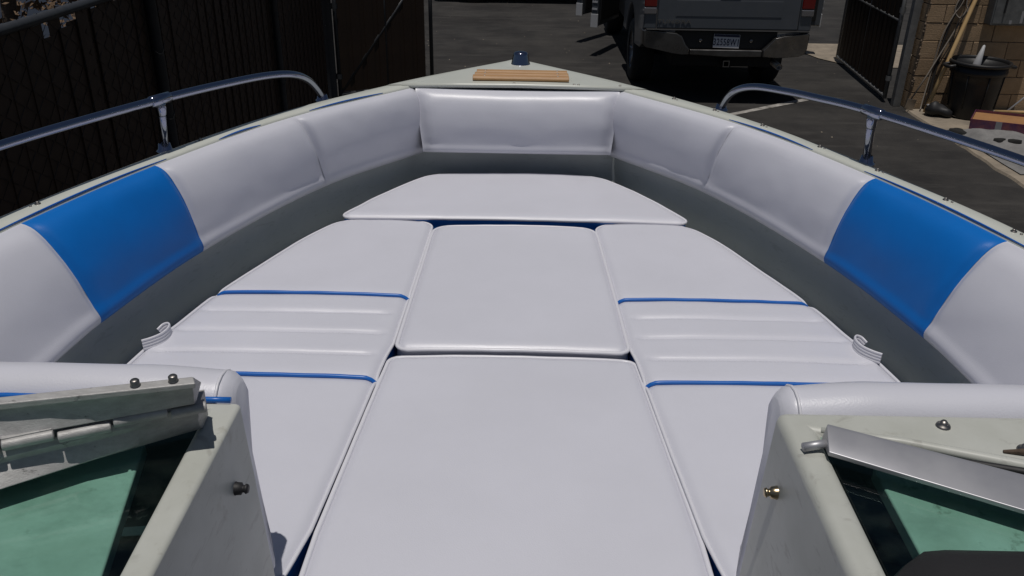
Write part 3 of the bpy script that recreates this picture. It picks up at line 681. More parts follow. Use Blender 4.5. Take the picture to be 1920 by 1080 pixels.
# snap studs and screw heads along the gunwale
for y, sgn in [(2.84, 1), (2.70, 1), (2.53, 1), (2.32, 1), (2.12, 1), (1.91, 1), (1.72, 1), (1.50, 1), (2.28, -1), (1.78, -1), (1.45, -1)]:
    x = lerp(TOP(y), OUT(y), 0.72)
    b = MB(); b.lathe([(0, 0.006), (0.0035, 0.006), (0.004, 0.004), (0.003, 0.003), (0.0065, 0.002), (0.007, 0)], (sgn * x, y, ZG + 0.001), 12)
    b.lathe([(0, 0.003), (0.003, 0.003), (0.003, 0)], (sgn * (x + 0.008), y - 0.016, ZG), 8)
    b.build('snap_stud', 'steel', boat, smooth=True)
for x, y in ((-0.01, 2.995), (0.20, 2.99), (0.215, 2.987), (0.36, 2.985)):
    b = MB(); b.lathe([(0, 0.003), (0.004, 0.003), (0.005, 0)], (x, y, ZG + 0.0075), 10); b.build('screw_head', 'steel', boat, smooth=True)
# teak step pad: three slats, screws
step = MB(); step.box(-0.135, -0.115, 3.035, 3.145, ZG + 0.004, ZG + 0.011); sp = step.build('step_batten', 'teak', boat)
for k, (y0, y1, xa, xb) in enumerate(((3.022, 3.062, -0.157, 0.184), (3.066, 3.104, -0.152, 0.184), (3.108, 3.148, -0.147, 0.181))):
    b = MB(); z0, z1 = ZG + 0.010, ZG + 0.024
    e = 0.007; prof = [(y0, z0), (y1, z0), (y1, z1 - e), (y1 - e, z1), (y0 + e, z1), (y0, z1 - e)]
    b.prism(prof, 'X', xa, xb); b.build('teak_slat', 'teak', sp, bevel=0.002, seg=2)
    for x in (-0.115, 0.145):
        b = MB(); b.lathe([(0, 0.0012), (0.0035, 0.001), (0.0045, 0)], (x, (y0 + y1) / 2, z1), 10); b.build('screw_head', 'steel', sp, smooth=True)
# bow light
b = MB(); b.lathe([(0.042, 0), (0.042, 0.003), (0.037, 0.004), (0.0355, 0.008), (0.0285, 0.040), (0.0265, 0.046), (0.021, 0.050), (0.010, 0.0525), (0, 0.053)], (0.012, 3.322, ZG + 0.003), 28)
b.build('bow_light', 'chrome', boat, smooth=True)

# ------------------------------------------------------------------ chain-link fences and gates with slats
def panel_mb(p0, p1, z0, z1, pitch, wire_r=0.0018):
    """zig-zag wires of a chain-link sheet between two ground points"""
    p0, p1 = Vector((*p0, 0)), Vector((*p1, 0)); d = p1 - p0; L = d.length; d.normalize(); nrm = Vector((-d.y, d.x, 0))
    b = MB(); n = int(L / pitch); rise = pitch * 0.62
    for i in range(n + 1):
        for ph in (0, 1):
            z = z0; k = i % 2; base = i * pitch; pts = []
            while z < z1 + 0.01:
                u = min(max(base + (pitch / 2 if k % 2 else -pitch / 2) * 1.0, 0), L)
                pts.append(p0 + d * u + nrm * (0.004 if k % 2 else -0.004) + Vector((0, 0, z))); z += rise; k += 1
            if len(pts) > 1:
                b.tube(pts, wire_r, 3, cap=False)
            break
    return b
def slat_run(root, p0, p1, z0, z1, pitch, width, m, offset=0.0, skip=None, jitter=0.0):
    p0, p1 = Vector((*p0, 0)), Vector((*p1, 0)); d = p1 - p0; L = d.length; d.normalize(); nrm = Vector((-d.y, d.x, 0))
    me = None; n = int(L / pitch); ang = math.atan2(d.y, d.x)
    for i in range(n):
        if skip and skip(i, n): continue
        if me is None:
            b = MB(); b.box(-width / 2, width / 2, -0.003, 0.003, 0, 1.0)
            o = b.build('slat', m, root); me = o.data
        else:
            o = bpy.data.objects.new('slat', me); link(o, root)
        c = p0 + d * ((i + 0.5) * pitch) + nrm * (offset + (0.0032 if i % 2 else -0.0032))
        h = (z1 - z0) - (jitter(i) if callable(jitter) else jitter * random.random())
        o.location = (c.x, c.y, z0); o.rotation_euler = (random.uniform(-.003, .003), random.uniform(-.004, .004), ang + random.uniform(-.015, .015)); o.scale = (1, 1, h)

FX = -2.22
fence = empty('chain_link_fence', (0, 0, 0))
tag(fence, 'tall dark chain-link fence filled with brown privacy slats along the left of the boat', 'fence')
slat_run(fence, (FX, 1.2), (FX, 10.0), 0.06, 1.905, 0.085, 0.112, 'slat', 0.009, jitter=lambda i: random.random() * (0.13 if i in (33, 34, 36, 37, 38) else 0.02))
b = panel_mb((FX, 1.2), (FX, 10.0), 0.05, 1.95, 0.085); o = b.build('chain_link', 'wire', fence, fix=False); o['kind'] = 'stuff'
b = MB(); b.tube([(FX, 1.0 + k, 1.925 + 0.006 * math.sin(k * 1.3)) for k in range(10)], 0.024, 14); b.build('top_rail', 'darkpipe', fence, smooth=True)
for y, r in ((2.2, 0.03), (5.25, 0.034), (7.9, 0.03)):
    b = MB(); b.lathe([(r, 0), (r, 1.93), (r * 1.25, 1.935), (r * 1.2, 1.97), (0, 2.0)], (FX + 0.035, y, 0), 16); b.build('fence_post', 'darkpipe', fence, smooth=True)
    for z in (0.35, 0.75, 1.15, 1.55):
        b = MB(); b.tube([(FX + 0.035 + (r + 0.003) * math.cos(a), y + (r + 0.003) * math.sin(a), z + 0.02 * math.sin(a * 2)) for a in [k * math.pi / 6 for k in range(12)]], 0.0022, 4, closed=True); b.build('tie_wire', 'wire', fence)
b = MB(); b.lathe([(0.062, 0), (0.062, 2.2), (0.068, 2.2), (0.05, 2.26), (0, 2.28)], (FX + 0.01, 10.12, 0), 18); b.build('gate_post', 'darkpipe', fence, smooth=True)

def gate(name, label, p0, p1, h, m, pipe, brace, midrail, z0=0.08, off=-0.012):
    root = empty(name, (0, 0, 0)); tag(root, label, 'gate')
    a, c = Vector((*p0, 0)), Vector((*p1, 0)); d = (c - a).normalized(); mid = a.lerp(c, 0.5)
    def pipe_(nm, q0, q1, r=0.024):
        b = MB(); b.tube([q0, q1], r, 12); b.build(nm, pipe, root, smooth=True)
    Z = lambda v, z: Vector((v.x, v.y, z))
    pipe_('frame_upright', Z(a, z0 - .03), Z(a, h)); pipe_('frame_upright', Z(c, z0 - .03), Z(c, h)); pipe_('centre_upright', Z(mid, z0), Z(mid, h), 0.021)
    pipe_('bottom_rail', Z(a, z0), Z(c, z0)); pipe_('top_rail', Z(a, h), Z(c, h))
    for z in midrail: pipe_('middle_rail', Z(a, z), Z(c, z), 0.021)
    for q0, q1 in brace: pipe_('brace', a.lerp(c, q0[0]) + Vector((0, 0, q0[1])), a.lerp(c, q1[0]) + Vector((0, 0, q1[1])), 0.021)
    nrm = Vector((-d.y, d.x, 0))
    slat_run(root, (a + d * .03)[:2], (c - d * .03)[:2], z0 + .03, h - .03, 0.085, 0.110, m, off, jitter=0.03)
    b = panel_mb((a + d * .03)[:2], (c - d * .03)[:2], z0, h, 0.085); o = b.build('chain_link', 'wire', root, fix=False); o['kind'] = 'stuff'
    for z in (0.3, 1.1, 1.7):
        b = MB(); b.lathe([(0.036, -0.03), (0.036, 0.03)], (a.x, a.y, z), 12); b.build('hinge_clamp', pipe, root, smooth=True)
    return root
gate('left_gate', 'dark slatted chain-link gate leaf with diagonal brace standing open beyond the bow', (-2.12, 10.16), (-1.09, 10.86), 2.1, 'slat_shaded', 'darkpipe', [((0.0, 0.10), (1.0, 1.55))], [])
bpy.data.objects['left_gate'].name = 'slatted_gate'
gate('slatted_gate', 'brown slatted chain-link gate leaf with grey pipe frame beside the block wall', (4.55, 10.58), (4.76, 13.0), 2.1, 'slat_shaded', 'pipe', [], [0.98], off=0.012)
post = MB(); post.box(-0.045, 0.045, -0.045, 0.045, 0, 2.4); o = post.build('gate_post', 'pipe', None, bevel=0.006, seg=2); o.location = (4.63, 10.42, 0)
tag(o, 'grey square steel gate post at the end of the block wall', 'post')

# ------------------------------------------------------------------ block wall
wall = empty('block_wall', (0, 0, 0)); tag(wall, 'tan concrete block wall behind the black bin', 'wall')
WX0, WY = 4.70, 10.25
b = MB(); b.box(WX0 + 0.01, 8.6, WY + 0.012, WY + 0.19, 0, 2.43); b.build('mortar_core', 'mortar', wall)
bw, bh = 0.405, 0.2025; me = {}
for r in range(12):
    x = WX0 - (bw / 2 if r % 2 else 0)
    while x < 8.55:
        xa, xb = max(x, WX0), min(x + bw, 8.6)
        if xb - xa > 0.05:
            key = (round(xb - xa, 3), random.random() < 0.35)
            if key not in me:
                b = MB(); b.box(0.004, xb - xa - 0.004, 0, 0.20, 0.004, bh - 0.004)
                o = b.build('block', 'block2' if key[1] else 'block', wall, bevel=0.005, seg=2); me[key] = o
            else:
                src = me[key]; o = src.copy(); link(o, wall)
            o.location = (xa, WY + random.uniform(-0.003, 0.003), r * bh)
        x += bw
b = MB()     # ragged mortar squeeze along the wall's end
for k in range(60):
    z = random.uniform(0.03, 2.4); q = random.uniform(0.006, 0.016); b.lathe([(0, q * 2), (q * .7, q), (q, 0.0), (q * .6, -q), (0, -q * 1.6)], (WX0 + 0.006 + random.uniform(-.014, .006), WY - 0.002, z), 7)
o = b.build('mortar_edge', 'mortar', wall, smooth=True); o['kind'] = 'stuff'

# ------------------------------------------------------------------ things by the wall
binr = empty('rubbish_bin', (5.265, 9.90, 0.03)); tag(binr, 'large round black plastic rubbish bin against the block wall', 'bin')
b = MB(); b.lathe([(0.0, 0.01), (0.235, 0.0), (0.25, 0.01), (0.262, 0.18), (0.279, 0.40), (0.287, 0.50), (0.300, 0.50), (0.303, 0.54), (0.296, 0.545), (0.302, 0.60), (0.296, 0.60), (0.285, 0.5), (0.25, 0.05), (0, 0.04)], (0, 0, 0), 40); b.build('body', 'bin', binr, smooth=True)
b = MB(); b.lathe([(0.300, 0.595), (0.322, 0.598), (0.330, 0.612), (0.327, 0.632), (0.312, 0.638), (0.297, 0.628), (0.296, 0.60)], (0, 0, 0), 40); b.build('rim', 'bin', binr, smooth=True)
for sgn in (-1, 1):
    b = MB(); b.tube(spline([(sgn * 0.31, -0.075, 0.585), (sgn * 0.372, -0.07, 0.575), (sgn * 0.385, 0, 0.572), (sgn * 0.372, 0.07, 0.575), (sgn * 0.31, 0.075, 0.585)], 6), 0.019, 10); b.build('handle', 'bin', binr, smooth=True)
for k in range(8):
    a = k * math.pi / 4; b = MB(); b.tube([(0.262 * math.cos(a), 0.262 * math.sin(a), 0.12), (0.291 * math.cos(a), 0.291 * math.sin(a), 0.52)], 0.008, 6); b.build('rib', 'bin', binr, smooth=True)
b = MB(); b.tube([(5.24, 9.98, 0.20), (5.275, 9.99, 0.62), (5.315, 10.01, 0.81), (5.32, 10.012, 0.815)], [0.08, 0.042, 0.014, 0.004], 16)
o = b.build('plastic_cone', 'whitecone', None, smooth=True); tag(o, 'white plastic cone sticking up out of the black bin', 'cone')

b = MB(); b.tube([(4.775, 9.93, 0.05), (4.95, 10.02, 0.62), (5.215, 10.205, 1.42), (5.24, 10.222, 1.50)], [0.024, 0.024, 0.023, 0.018], 12)
o = b.build('wooden_pole', 'pole', None, smooth=True); tag(o, 'thick pale wooden pole leaning against the block wall beside the bin', 'pole')
# tool head at the foot of the pole
th = empty('tool_head', (4.86, 9.86, 0.03)); tag(th, 'black rubber and silver tool head lying at the foot of the wooden pole', 'tool')
b = MB(); rows = []
for i in range(15):
    t = i / 14; r = 0.052 * (0.5 + math.sin(math.pi * min(1, t * 1.05)) ** 0.6) * (1 + 0.18 * math.sin(t * 9))
    c = Vector((lerp(-0.10, 0.16, t), lerp(0.04, -0.08, t), 0.062 + 0.02 * math.sin(t * 5)))
    rows.append([(c.x + r * 0.3 * math.cos(a), c.y + r * math.cos(a), max(0.004, c.z + r * math.sin(a) * (1 + 0.2 * math.sin(3 * a + t * 8)))) for a in [k * math.pi / 8 for k in range(16)]])
b.grid(rows, closed_u=True); b.f.append(tuple(range(16))); b.f.append(tuple(range(14 * 16, 15 * 16))); b.build('body', 'rubber', th, smooth=True)
b = MB(); b.lathe([(0.05, -0.03), (0.062, -0.02), (0.062, 0.02), (0.05, 0.03)], (-0.06, 0.035, 0.065), 16, 'X'); b.build('metal_band', 'alu2', th, smooth=True)
b = MB(); b.lathe([(0.045, -0.012), (0.052, -0.008), (0.052, 0.008), (0.045, 0.012)], (0.05, -0.02, 0.07), 16, 'X'); b.build('metal_band', 'alu2', th, smooth=True)
b = MB(); b.tube(spline([(0.15, -0.05, 0.03), (0.26, -0.14, 0.012), (0.42, -0.22, 0.010), (0.62, -0.26, 0.010)], 6), 0.007, 6); b.build('cord', 'cableg', th, smooth=True)
# thin scraper
sc = empty('scraper', (4.66, 10.12, 0.03)); tag(sc, 'thin dark scraper with a small square blade leaning left of the wooden pole', 'tool')
b = MB(); b.tube([(0.02, 0.02, 0.12), (0.16, 0.05, 0.40), (0.40, 0.10, 0.95), (0.60, 0.115, 1.40)], 0.009, 8); b.build('handle', 'cableg', sc, smooth=True)
b = MB(); b.box(-0.055, 0.055, -0.006, 0.006, 0.0, 0.13); o = b.build('blade', 'steel', sc, bevel=0.002, seg=1); o.rotation_euler = (0.1, 0.15, 0)
# hanging cords
for pts, m, r, lab in (
    ([(5.08, 10.235, 1.9), (5.05, 10.23, 1.35), (4.97, 10.225, 1.0), (4.93, 10.22, 0.72), (4.915, 10.20, 0.35), (4.91, 10.16, 0.06)], 'cabled', 0.016, 'thickest dark hose hanging down the block wall to the ground'),
    ([(5.14, 10.235, 1.9), (5.08, 10.23, 1.32), (4.98, 10.21, 1.10), (4.90, 10.2, 0.85), (4.86, 10.18, 0.45), (4.80, 10.1, 0.12), (4.78, 10.06, 0.05)], 'cableg', 0.008, 'thin pale cord hanging down the block wall behind the wooden pole'),
    ([(5.17, 10.235, 1.95), (5.16, 10.23, 1.30), (5.05, 10.2, 1.04), (5.03, 10.2, 0.82), (4.96, 10.21, 0.60), (4.90, 10.2, 0.42), (4.865, 10.16, 0.05)], 'cabled', 0.007, 'thin dark cord looping down the block wall beside the wooden pole'),
    ([(5.11, 10.24, 1.95), (5.10, 10.22, 1.28), (5.12, 10.21, 1.18), (5.06, 10.21, 1.08), (4.99, 10.22, 1.16), (5.02, 10.22, 1.30), (5.10, 10.23, 1.42)], 'cableg', 0.009, 'pale frayed cord looped high on the block wall above the wooden pole')):
    b = MB(); b.tube(spline(pts, 8), r, 8); o = b.build('hanging_cord', m, None, smooth=True); tag(o, lab, 'cord', 'cords hanging on the wall')
# electrical box
eb = empty('electrical_box', (5.66, 10.25, 1.02)); tag(eb, 'weathered grey metal box fixed on the block wall above the bin', 'box')
b = MB(); b.box(-0.30, 0.30, -0.16, -0.004, 0, 0.62); b.build('housing', 'ebox', eb, bevel=0.01, seg=2)
b = MB(); b.box(-0.285, 0.285, -0.172, -0.1605, 0.02, 0.60); b.build('lid', 'ebox', eb, bevel=0.004, seg=2)
for x, w, z0, z1 in ((0.02, 0.03, 0.03, 0.16), (-0.10, 0.03, 0.02, 0.06)):
    b = MB(); b.box(x, x + w, -0.1745, -0.1722, z0, z1); b.build('tape_strip', 'tape', eb)
for x in (-0.19, 0.22):
    b = MB(); b.box(x, x + 0.018, -0.19, -0.1725, 0.14, 0.34); b.build('hasp', 'rubber', eb, bevel=0.003, seg=1)
b = MB(); b.tube([(0.38, -0.03, 0.0), (0.38, -0.03, 1.2)], 0.03, 10); b.build('conduit', 'ebox', eb, smooth=True)
# grey cloth with dark lining, card tray on it
b = MB(); rows = []
for i in range(45):
    row = []
    for j in range(37):
        u, v = i / 44, j / 36; x = lerp(4.76, 6.0, u); y = lerp(7.75, 9.28, v)
        ed = min(u, v, 1 - u, 1 - v)
        h = 0.035 + 0.085 * smooth01(ed * 7) * (0.55 + 0.9 * abs(noise.noise((x * 2.4, y * 2.2, 3.3)))) + 0.03 * noise.noise((x * 6, y * 5, 8)) * smooth01(ed * 9)
        x += 0.06 * noise.noise((y * 2.1, 3, u)) * (1 - u); row.append((x, y, max(0.031, h)))
    rows.append(row)
b.grid(rows); o = b.build('dust_sheet', 'cloth', None, smooth=True); tag(o, 'crumpled grey cloth spread on the concrete under the card tray', 'cloth')
for k, (x, y, rx, ry, a) in enumerate(((4.80, 9.12, 0.07, 0.10, 0.3), (4.99, 8.63, 0.06, 0.035, 0.2), (5.12, 8.60, 0.07, 0.03, -0.1))):
    b = MB(); n = 18; ring = []
    for i in range(n):
        t = 2 * math.pi * i / n; q = 1 + 0.22 * math.sin(3 * t + k)
        ring.append((x + rx * q * math.cos(t) * math.cos(a) - ry * math.sin(t) * math.sin(a), y + rx * math.cos(t) * math.sin(a) + ry * q * math.sin(t)))
    zc = 0.120 if k else 0.070
    rows = [[(px, py, zc - 0.035) for px, py in ring], [(lerp(x, px, 0.95), lerp(y, py, 0.95), zc) for px, py in ring], [(lerp(x, px, 0.5), lerp(y, py, 0.5), zc + 0.006) for px, py in ring], [(lerp(x, px, 0.05), lerp(y, py, 0.05), zc + 0.007) for px, py in ring]]
    b.grid(rows, closed_u=True); b.build('dark_patch', 'clothblack', o, smooth=True)
tray = empty('card_tray', (5.27, 9.13, 0.10), R(-28)); tag(tray, 'shallow open card tray printed purple outside, lying on the grey cloth', 'box')
tray.rotation_euler = (R(2), R(-2), R(-32))
b = MB(); b.box(-0.30, 0.30, -0.20, 0.20, 0, 0.006); b.build('base', 'card', tray)
for nm, x0, x1, y0, y1 in (('side', -0.30, 0.30, -0.207, -0.2005), ('side', -0.30, 0.30, 0.2005, 0.207), ('end', -0.307, -0.3005, -0.207, 0.207), ('end', 0.3005, 0.307, -0.207, 0.207)):
    b = MB(); b.box(x0, x1, y0, y1, 0, 0.115); b.build(nm, 'print', tray)
b = MB(); b.box(-0.298, 0.298, -0.198, 0.198, 0.085, 0.089); b.build('inner_sheet', 'card', tray)
b = MB(); b.box(-0.06, -0.0, -0.2095, -0.2073, 0.0, 0.112); b.build('pale_flap', 'tape', tray)
b = MB(); b.tube([(5.42, 9.62, 0.15), (5.66, 9.25, 0.235), (6.1, 8.6, 0.27)], 0.021, 10); o = b.build('broom_handle', 'pole', None, smooth=True); tag(o, 'short wooden handle lying across the edge of the card tray', 'pole')
b = MB(); b.tube([(5.52, 9.65, 0.10), (5.95, 9.8, 0.42), (6.3, 9.95, 0.70)], 0.010, 8); o = b.build('metal_rod', 'alu2', None, smooth=True); tag(o, 'thin pale metal rod propped up behind the card tray', 'rod')

# ------------------------------------------------------------------ pickup truck
TRX, TRY = 2.452, 10.40
tk = empty('pickup_truck', (TRX, TRY, 0)); tag(tk, 'dark grey pickup truck with its doors open, seen from behind', 'truck')
def tbox(name, m, x0, x1, y0, y1, z0, z1, bev=0.01, parent=None):
    b = MB(); b.box(x0, x1, y0, y1, z0, z1); return b.build(name, m, parent or tk, bevel=bev, seg=2)
for sgn in (-1, 1):
    # bed side with wheel arch cut out
    poly = [(0.04, 0.70), (0.04, 1.36), (2.02, 1.36), (2.02, 0.56), (1.72, 0.56)]
    poly += [(1.22 + 0.49 * math.cos(a), 0.50 + 0.49 * math.sin(a)) for a in [R(10 + 16 * k) for k in range(11)]] + [(0.72, 0.56), (0.30, 0.60)]
    b = MB(); xs = sorted((sgn * 0.90, sgn * 0.985)); b.prism(poly, 'X', xs[0], xs[1]); b.build('bed_side', 'truck', tk, bevel=0.02, seg=3)
    b = MB(); xs = sorted((sgn * 0.835, sgn * 0.985)); b.box(xs[0], xs[1], -0.002, 0.06, 0.865, 1.36); b.build('rear_corner', 'truck', tk, bevel=0.018, seg=3)
    b = MB(); xs = sorted((sgn * 0.845, sgn * 0.992)); b.box(xs[0], xs[1], -0.018, 0.05, 1.115, 1.34); lt = b.build('tail_light', 'redlamp', tk, bevel=0.015, seg=3)
    b = MB(); b.box(xs[0], xs[1], -0.019, 0.05, 1.035, 1.112); b.build('reversing_lens', 'clearlamp', lt, bevel=0.012, seg=3)
tg = MB(); tg.box(-0.828, 0.828, -0.012, 0.05, 0.875, 1.37); tgo = tg.build('tailgate', 'truck', tk, bevel=0.016, seg=3)
b = MB(); b.box(-0.62, 0.62, -0.016, -0.0125, 1.02, 1.20); b.build('pressed_panel', 'truck', tgo, bevel=0.003, seg=2)
b = MB(); b.box(-0.12, 0.12, -0.024, -0.0125, 1.25, 1.32); b.build('handle', 'trim', tgo, bevel=0.006, seg=2)
text_mesh('model_lettering', 'TUNDRA', 0.058, 'steel', tgo, (-0.63, -0.0175, 0.955), 0.002, xscale=1.55)
# bumper
W1 = [(-0.99, 0.850), (-0.965, 0.862), (-0.60, 0.838), (-0.53, 0.80), (-0.475, 0.70), (-0.43, 0.655), (-0.43, 0.590), (-0.52, 0.588), (-0.62, 0.602), (-0.94, 0.655), (-0.985, 0.70)]
W2 = [(0.99, 0.835), (0.965, 0.848), (0.66, 0.822), (0.56, 0.80), (0.475, 0.70), (0.43, 0.655), (0.43, 0.575), (0.60, 0.565), (0.88, 0.575), (0.965, 0.60), (0.985, 0.66)]
for W in (W1, W2):
    b = MB(); rows = []
    for y, s in ((0.06, 1.0), (-0.05, 1.0), (-0.085, 0.985), (-0.10, 0.95)):
        cx = sum(p[0] for p in W) / len(W); cz = sum(p[1] for p in W) / len(W)
        rows.append([(cx + (p[0] - cx) * s, y + 0.09 * max(0, abs(p[0]) - 0.75) / 0.25, cz + (p[1] - cz) * s) for p in W])
    b.grid(rows, closed_u=True); n = len(W); b.f.append(tuple(range(3 * n, 4 * n))); b.build('bumper_wing', 'bumper', tk, bevel=0.006, seg=2)
b = MB(); b.prism([(-0.428, 0.652), (0.428, 0.652), (0.428, 0.578), (0.0, 0.572), (-0.428, 0.592)], 'Y', -0.088, 0.05); b.build('bumper_centre', 'bumper', tk, bevel=0.01, seg=2)
b = MB(); b.box(-0.60, 0.60, -0.02, 0.04, 0.655, 0.855); rc = b.build('plate_recess', 'trim', tk, bevel=0.006, seg=2)
tbox('step_pad', 'trim', -0.955, 0.955, -0.075, 0.05, 0.864, 0.874, 0.003)
pl = empty('plate_mount', (0, 0, 0)); bpy.data.objects.remove(pl)
b = MB(); b.box(-0.155, 0.155, -0.0335, -0.028, -0.078, 0.078); p = b.build('number_plate', 'plate', tk, bevel=0.002, seg=1); p.location = (0.004, -0.01, 0.745); p.rotation_euler = (R(-4), R(1.2), 0)
text_mesh('plate_digits', '32558W1', 0.108, 'platetext', p, (0.0, -0.0345, -0.016), 0.0008, xscale=0.66)
b = MB(); b.box(-0.15, 0.15, -0.0355, -0.0338, 0.048, 0.075); b.build('plate_header', 'platetext', p)
for x in (-0.30, 0.30):
    b = MB(); b.lathe([(0.0, -0.012), (0.018, -0.01), (0.022, 0.0)], (x, -0.022, 0.75), 12, 'Y'); b.build('bumper_bolt', 'steel', tk, smooth=True)
b = MB(); so, si = 0.038, 0.028; rows = []
sq = lambda s, y: [(-s + 0.0, y, -s), (s, y, -s), (s, y, s), (-s, y, s)]
b.grid([sq(si, 0.3), sq(si, -0.06), sq(so, -0.06), sq(so, 0.3)], closed_u=True); o = b.build('hitch_receiver', 'steel', tk); o.location = (0.03, 0.0, 0.485)
b = MB(); b.lathe([(0.0, 0.0), (0.0, 0.02), (0.03, 0.02), (0.04, 0.0), (0.04, 1.2)], (0.72, 0.12, 0.42), 14, 'Y'); b.build('exhaust_pipe', 'steel', tk, smooth=True)
tbox('underbody', 'under', -0.60, 0.60, 0.1, 4.9, 0.42, 0.62, 0.02)
tbox('bed_floor', 'under', -0.895, 0.895, 0.055, 2.0, 0.72, 0.80, 0.01)
b = MB(); b.tube([(-0.72, 1.22, 0.40), (0.72, 1.22, 0.40)], 0.06, 12); b.build('rear_axle', 'under', tk, smooth=True)
b = MB(); b.lathe([(0.0, 0), (0.30, 0), (0.36, 0.04), (0.36, 0.18), (0.30, 0.22), (0, 0.22)], (0, 0.55, 0.38), 28); b.build('spare_wheel', 'tyre', tk, smooth=True)
for y in (1.22, 4.78):
    for sgn in (-1, 1):
        w = empty('wheel', (sgn * 0.83, y, 0.40)); w.parent = tk
        b = MB(); b.lathe([(0.24, -0.13), (0.36, -0.135), (0.392, -0.11), (0.40, -0.05), (0.40, 0.05), (0.392, 0.11), (0.36, 0.135), (0.24, 0.13)], (0, 0, 0), 32, 'X'); b.build('tyre', 'tyre', w, smooth=True)
        b = MB(); b.lathe([(0, sgn * 0.06), (0.08, sgn * 0.08), (0.10, sgn * 0.04), (0.22, sgn * 0.06), (0.245, sgn * 0.125), (0.25, sgn * 0.125), (0.24, -sgn * 0.12)], (0, 0, 0), 24, 'X'); b.build('rim', 'rim', w, smooth=True)
        for k in range(5):
            a = k * 2 * math.pi / 5; b = MB(); b.tube([(sgn * 0.085, 0.05 * math.cos(a), 0.05 * math.sin(a)), (sgn * 0.10, 0.22 * math.cos(a), 0.22 * math.sin(a))], [0.03, 0.022], 8, flat=0.6); b.build('spoke', 'rim', w, smooth=True)
# cab and bonnet
cab = MB(); cab.prism([(2.06, 0.55), (2.06, 1.32), (2.16, 1.38), (2.40, 1.90), (2.60, 1.94), (3.9, 1.93), (4.62, 1.36), (4.50, 0.55)], 'X', -0.90, 0.90); cab.build('cab_shell', 'truck', tk, bevel=0.03, seg=3)
b = MB(); b.add([(-0.70, 2.165, 1.42), (0.70, 2.165, 1.42), (0.66, 2.37, 1.86), (-0.66, 2.37, 1.86)], [(0, 1, 2, 3)]); o = b.build('rear_window', 'glassdark', tk); o.location = (0, -0.012, 0.004)
b = MB(); b.add([(-0.76, 4.585, 1.41), (0.76, 4.585, 1.41), (0.68, 3.98, 1.89), (-0.68, 3.98, 1.89)], [(0, 1, 2, 3)]); o = b.build('windscreen', 'glassdark', tk); o.location = (0, 0.02, 0.012)
bn = MB(); bn.prism([(4.52, 0.55), (4.64, 1.33), (5.45, 1.20), (5.60, 1.05), (5.62, 0.60)], 'X', -0.95, 0.95); bn.build('bonnet', 'truck', tk, bevel=0.05, seg=3)
def door(x, y, ln, ang, sgn):
    d = empty('door', (sgn * x, y, 0)); d.parent = tk; d.rotation_euler = (0, 0, sgn * ang)
    b = MB(); b.box(-0.05, 0.05, -ln, 0, 0.44, 1.28); b.build('door_skin', 'truck', d, bevel=0.02, seg=3)
    b = MB(); xs = sorted((-sgn * 0.052, -sgn * 0.075)); b.box(xs[0], xs[1], -ln + 0.08, -0.06, 0.52, 1.22); b.build('door_card', 'trim', d, bevel=0.01, seg=2)
    b = MB(); b.tube([(0, -ln + 0.03, 1.27), (0, -ln + 0.10, 1.84), (0, -0.25, 1.84), (0, -0.02, 1.30)], 0.025, 8); b.build('window_frame', 'truck', d, smooth=True)
    b = MB(); b.box(-0.004, 0.004, -ln + 0.10, -0.16, 1.28, 1.80); b.build('window_pane', 'glassdark', d)
    b = MB(); b.box(-0.056, 0.056, -ln - 0.004, -ln + 0.012, 0.43, 0.62); b.build('edge_plate', 'brightmetal', d, bevel=0.003, seg=1)
    for z in (0.68, 0.78, 0.9, 1.0):
        b = MB(); b.box(-0.04, 0.04, -ln - 0.006, -ln, z, z + 0.025); b.build('latch_plate', 'brightmetal', d)
door(0.93, 3.55, 0.98, R(25), -1); door(0.93, 4.62, 1.05, R(33), -1)
door(0.93, 3.30, 1.22, R(80), 1); door(0.93, 4.62, 1.05, R(70), 1)

# ------------------------------------------------------------------ far car at the end of the driveway, only its lower edge in the picture
fc = empty('parked_car', (0.45, 19.2, 0)); tag(fc, 'dark car parked across the far end of the driveway, cut off by the top edge', 'car')
b = MB(); sec = []
for x, z0, z1, hw in ((-2.25, 0.40, 0.62, 0.70), (-2.15, 0.24, 0.78, 0.82), (-1.2, 0.20, 0.92, 0.88), (-0.6, 0.20, 1.0, 0.88), (0.9, 0.20, 1.0, 0.88), (1.6, 0.20, 0.95, 0.87), (2.15, 0.26, 0.86, 0.82), (2.25, 0.42, 0.66, 0.72)):
    sec.append([(x, -hw * 0.9, z0), (x, -hw, lerp(z0, z1, 0.35)), (x, -hw * 0.98, lerp(z0, z1, 0.8)), (x, -hw * 0.88, z1), (x, hw * 0.88, z1), (x, hw * 0.98, lerp(z0, z1, 0.8)), (x, hw, lerp(z0, z1, 0.35)), (x, hw * 0.9, z0)])
b.grid(sec, closed_u=True); b.f.append(tuple(range(8))); b.f.append(tuple(range(56, 64))); b.build('body', 'truck', fc, bevel=0.03, seg=2)
b = MB(); b.grid([[(-1.1, -0.74, 0.97), (-0.35, -0.60, 1.40), (0.75, -0.60, 1.42), (1.55, -0.74, 0.97)], [(-1.1, 0.74, 0.97), (-0.35, 0.60, 1.40), (0.75, 0.60, 1.42), (1.55, 0.74, 0.97)]])
b.f.append((0, 1, 2, 3)); b.f.append((4, 5, 6, 7)); b.build('cabin', 'glassdark', fc, bevel=0.04, seg=2)
for x in (-1.4, 1.4):
    for y in (-0.78, 0.78):
        b = MB(); b.lathe([(0.0, -0.1), (0.30, -0.1), (0.32, -0.06), (0.32, 0.06), (0.30, 0.1), (0, 0.1)], (x, y, 0.32), 24, 'Y'); b.build('wheel', 'tyre', fc, smooth=True)

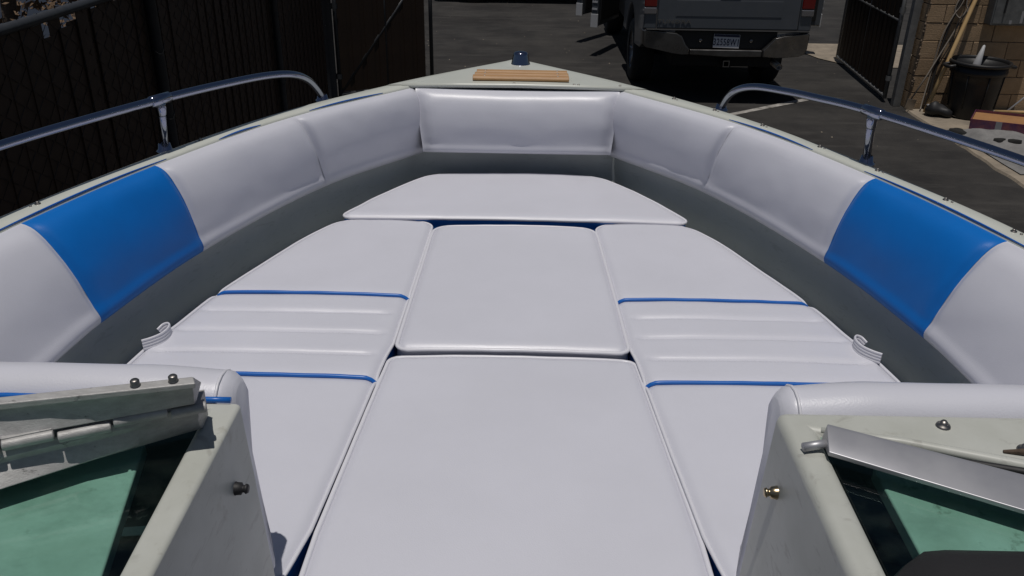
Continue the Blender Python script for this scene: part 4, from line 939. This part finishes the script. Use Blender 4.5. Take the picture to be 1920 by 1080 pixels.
# ------------------------------------------------------------------ beyond the left fence
b = MB(); b.box(-6.2, -5.9, 3, 16, 0, 2.2); o = b.build('rendered_wall', 'whitewall', None, bevel=0.01, seg=2); tag(o, 'pale rendered wall glimpsed over the fence at the top left corner', 'wall')
tr = empty('dry_shrub', (-3.5, 6.1, 0)); tag(tr, 'dry brown shrub showing above the fence rail at the top left', 'shrub')
b = MB(); b.tube(spline([(0, 0, 0), (0.04, 0.05, 0.7), (-0.05, 0.0, 1.3), (0.1, -0.1, 2.1)], 5), [0.07] * 5 + [0.06] * 5 + [0.05] * 6, 10); b.build('trunk', 'bark', tr, smooth=True)
b = MB(); b.tube(spline([(0.0, 0.03, 0.6), (0.2, 0.25, 1.2), (0.28, 0.45, 1.75), (0.22, 0.7, 2.0)], 5), [0.05] * 5 + [0.035] * 5 + [0.02] * 6, 8); b.build('branch', 'bark', tr, smooth=True)
b = MB(); rnd = random.Random(3)
for k in range(900):
    c = Vector((rnd.gauss(0.12, 0.28), rnd.gauss(0.35, 0.45), rnd.gauss(1.75, 0.22)))
    u = Vector((rnd.uniform(-1, 1), rnd.uniform(-1, 1), rnd.uniform(-1, 0.4))).normalized(); v = u.orthogonal().normalized(); l = rnd.uniform(0.04, 0.10)
    b.add([c, c + u * l * 0.5 + v * l * 0.18, c + u * l, c + u * l * 0.5 - v * l * 0.18], [(0, 1, 2, 3)])
b.build('crown', 'deadleaf', tr, fix=False)

# ------------------------------------------------------------------ loose grit on the asphalt
b = MB(); rnd = random.Random(11)
for k in range(150):
    x, y = rnd.uniform(-1.6, 4.6), rnd.uniform(6.5, 18.5); r = rnd.choice((0.005, 0.006, 0.008, 0.012))
    vs = [(x + r * math.cos(a) * rnd.uniform(.6, 1.3), y + r * math.sin(a) * rnd.uniform(.6, 1.3), 0.001) for a in (0, 1.3, 2.6, 3.9, 5.2)] + [(x, y, r * 0.9)]
    b.add(vs, [(0, 1, 5), (1, 2, 5), (2, 3, 5), (3, 4, 5), (4, 0, 5)])
o = b.build('grit', 'concrete', fix=False); o['kind'] = 'stuff'; o['label'] = 'scattered pale grit on the asphalt'
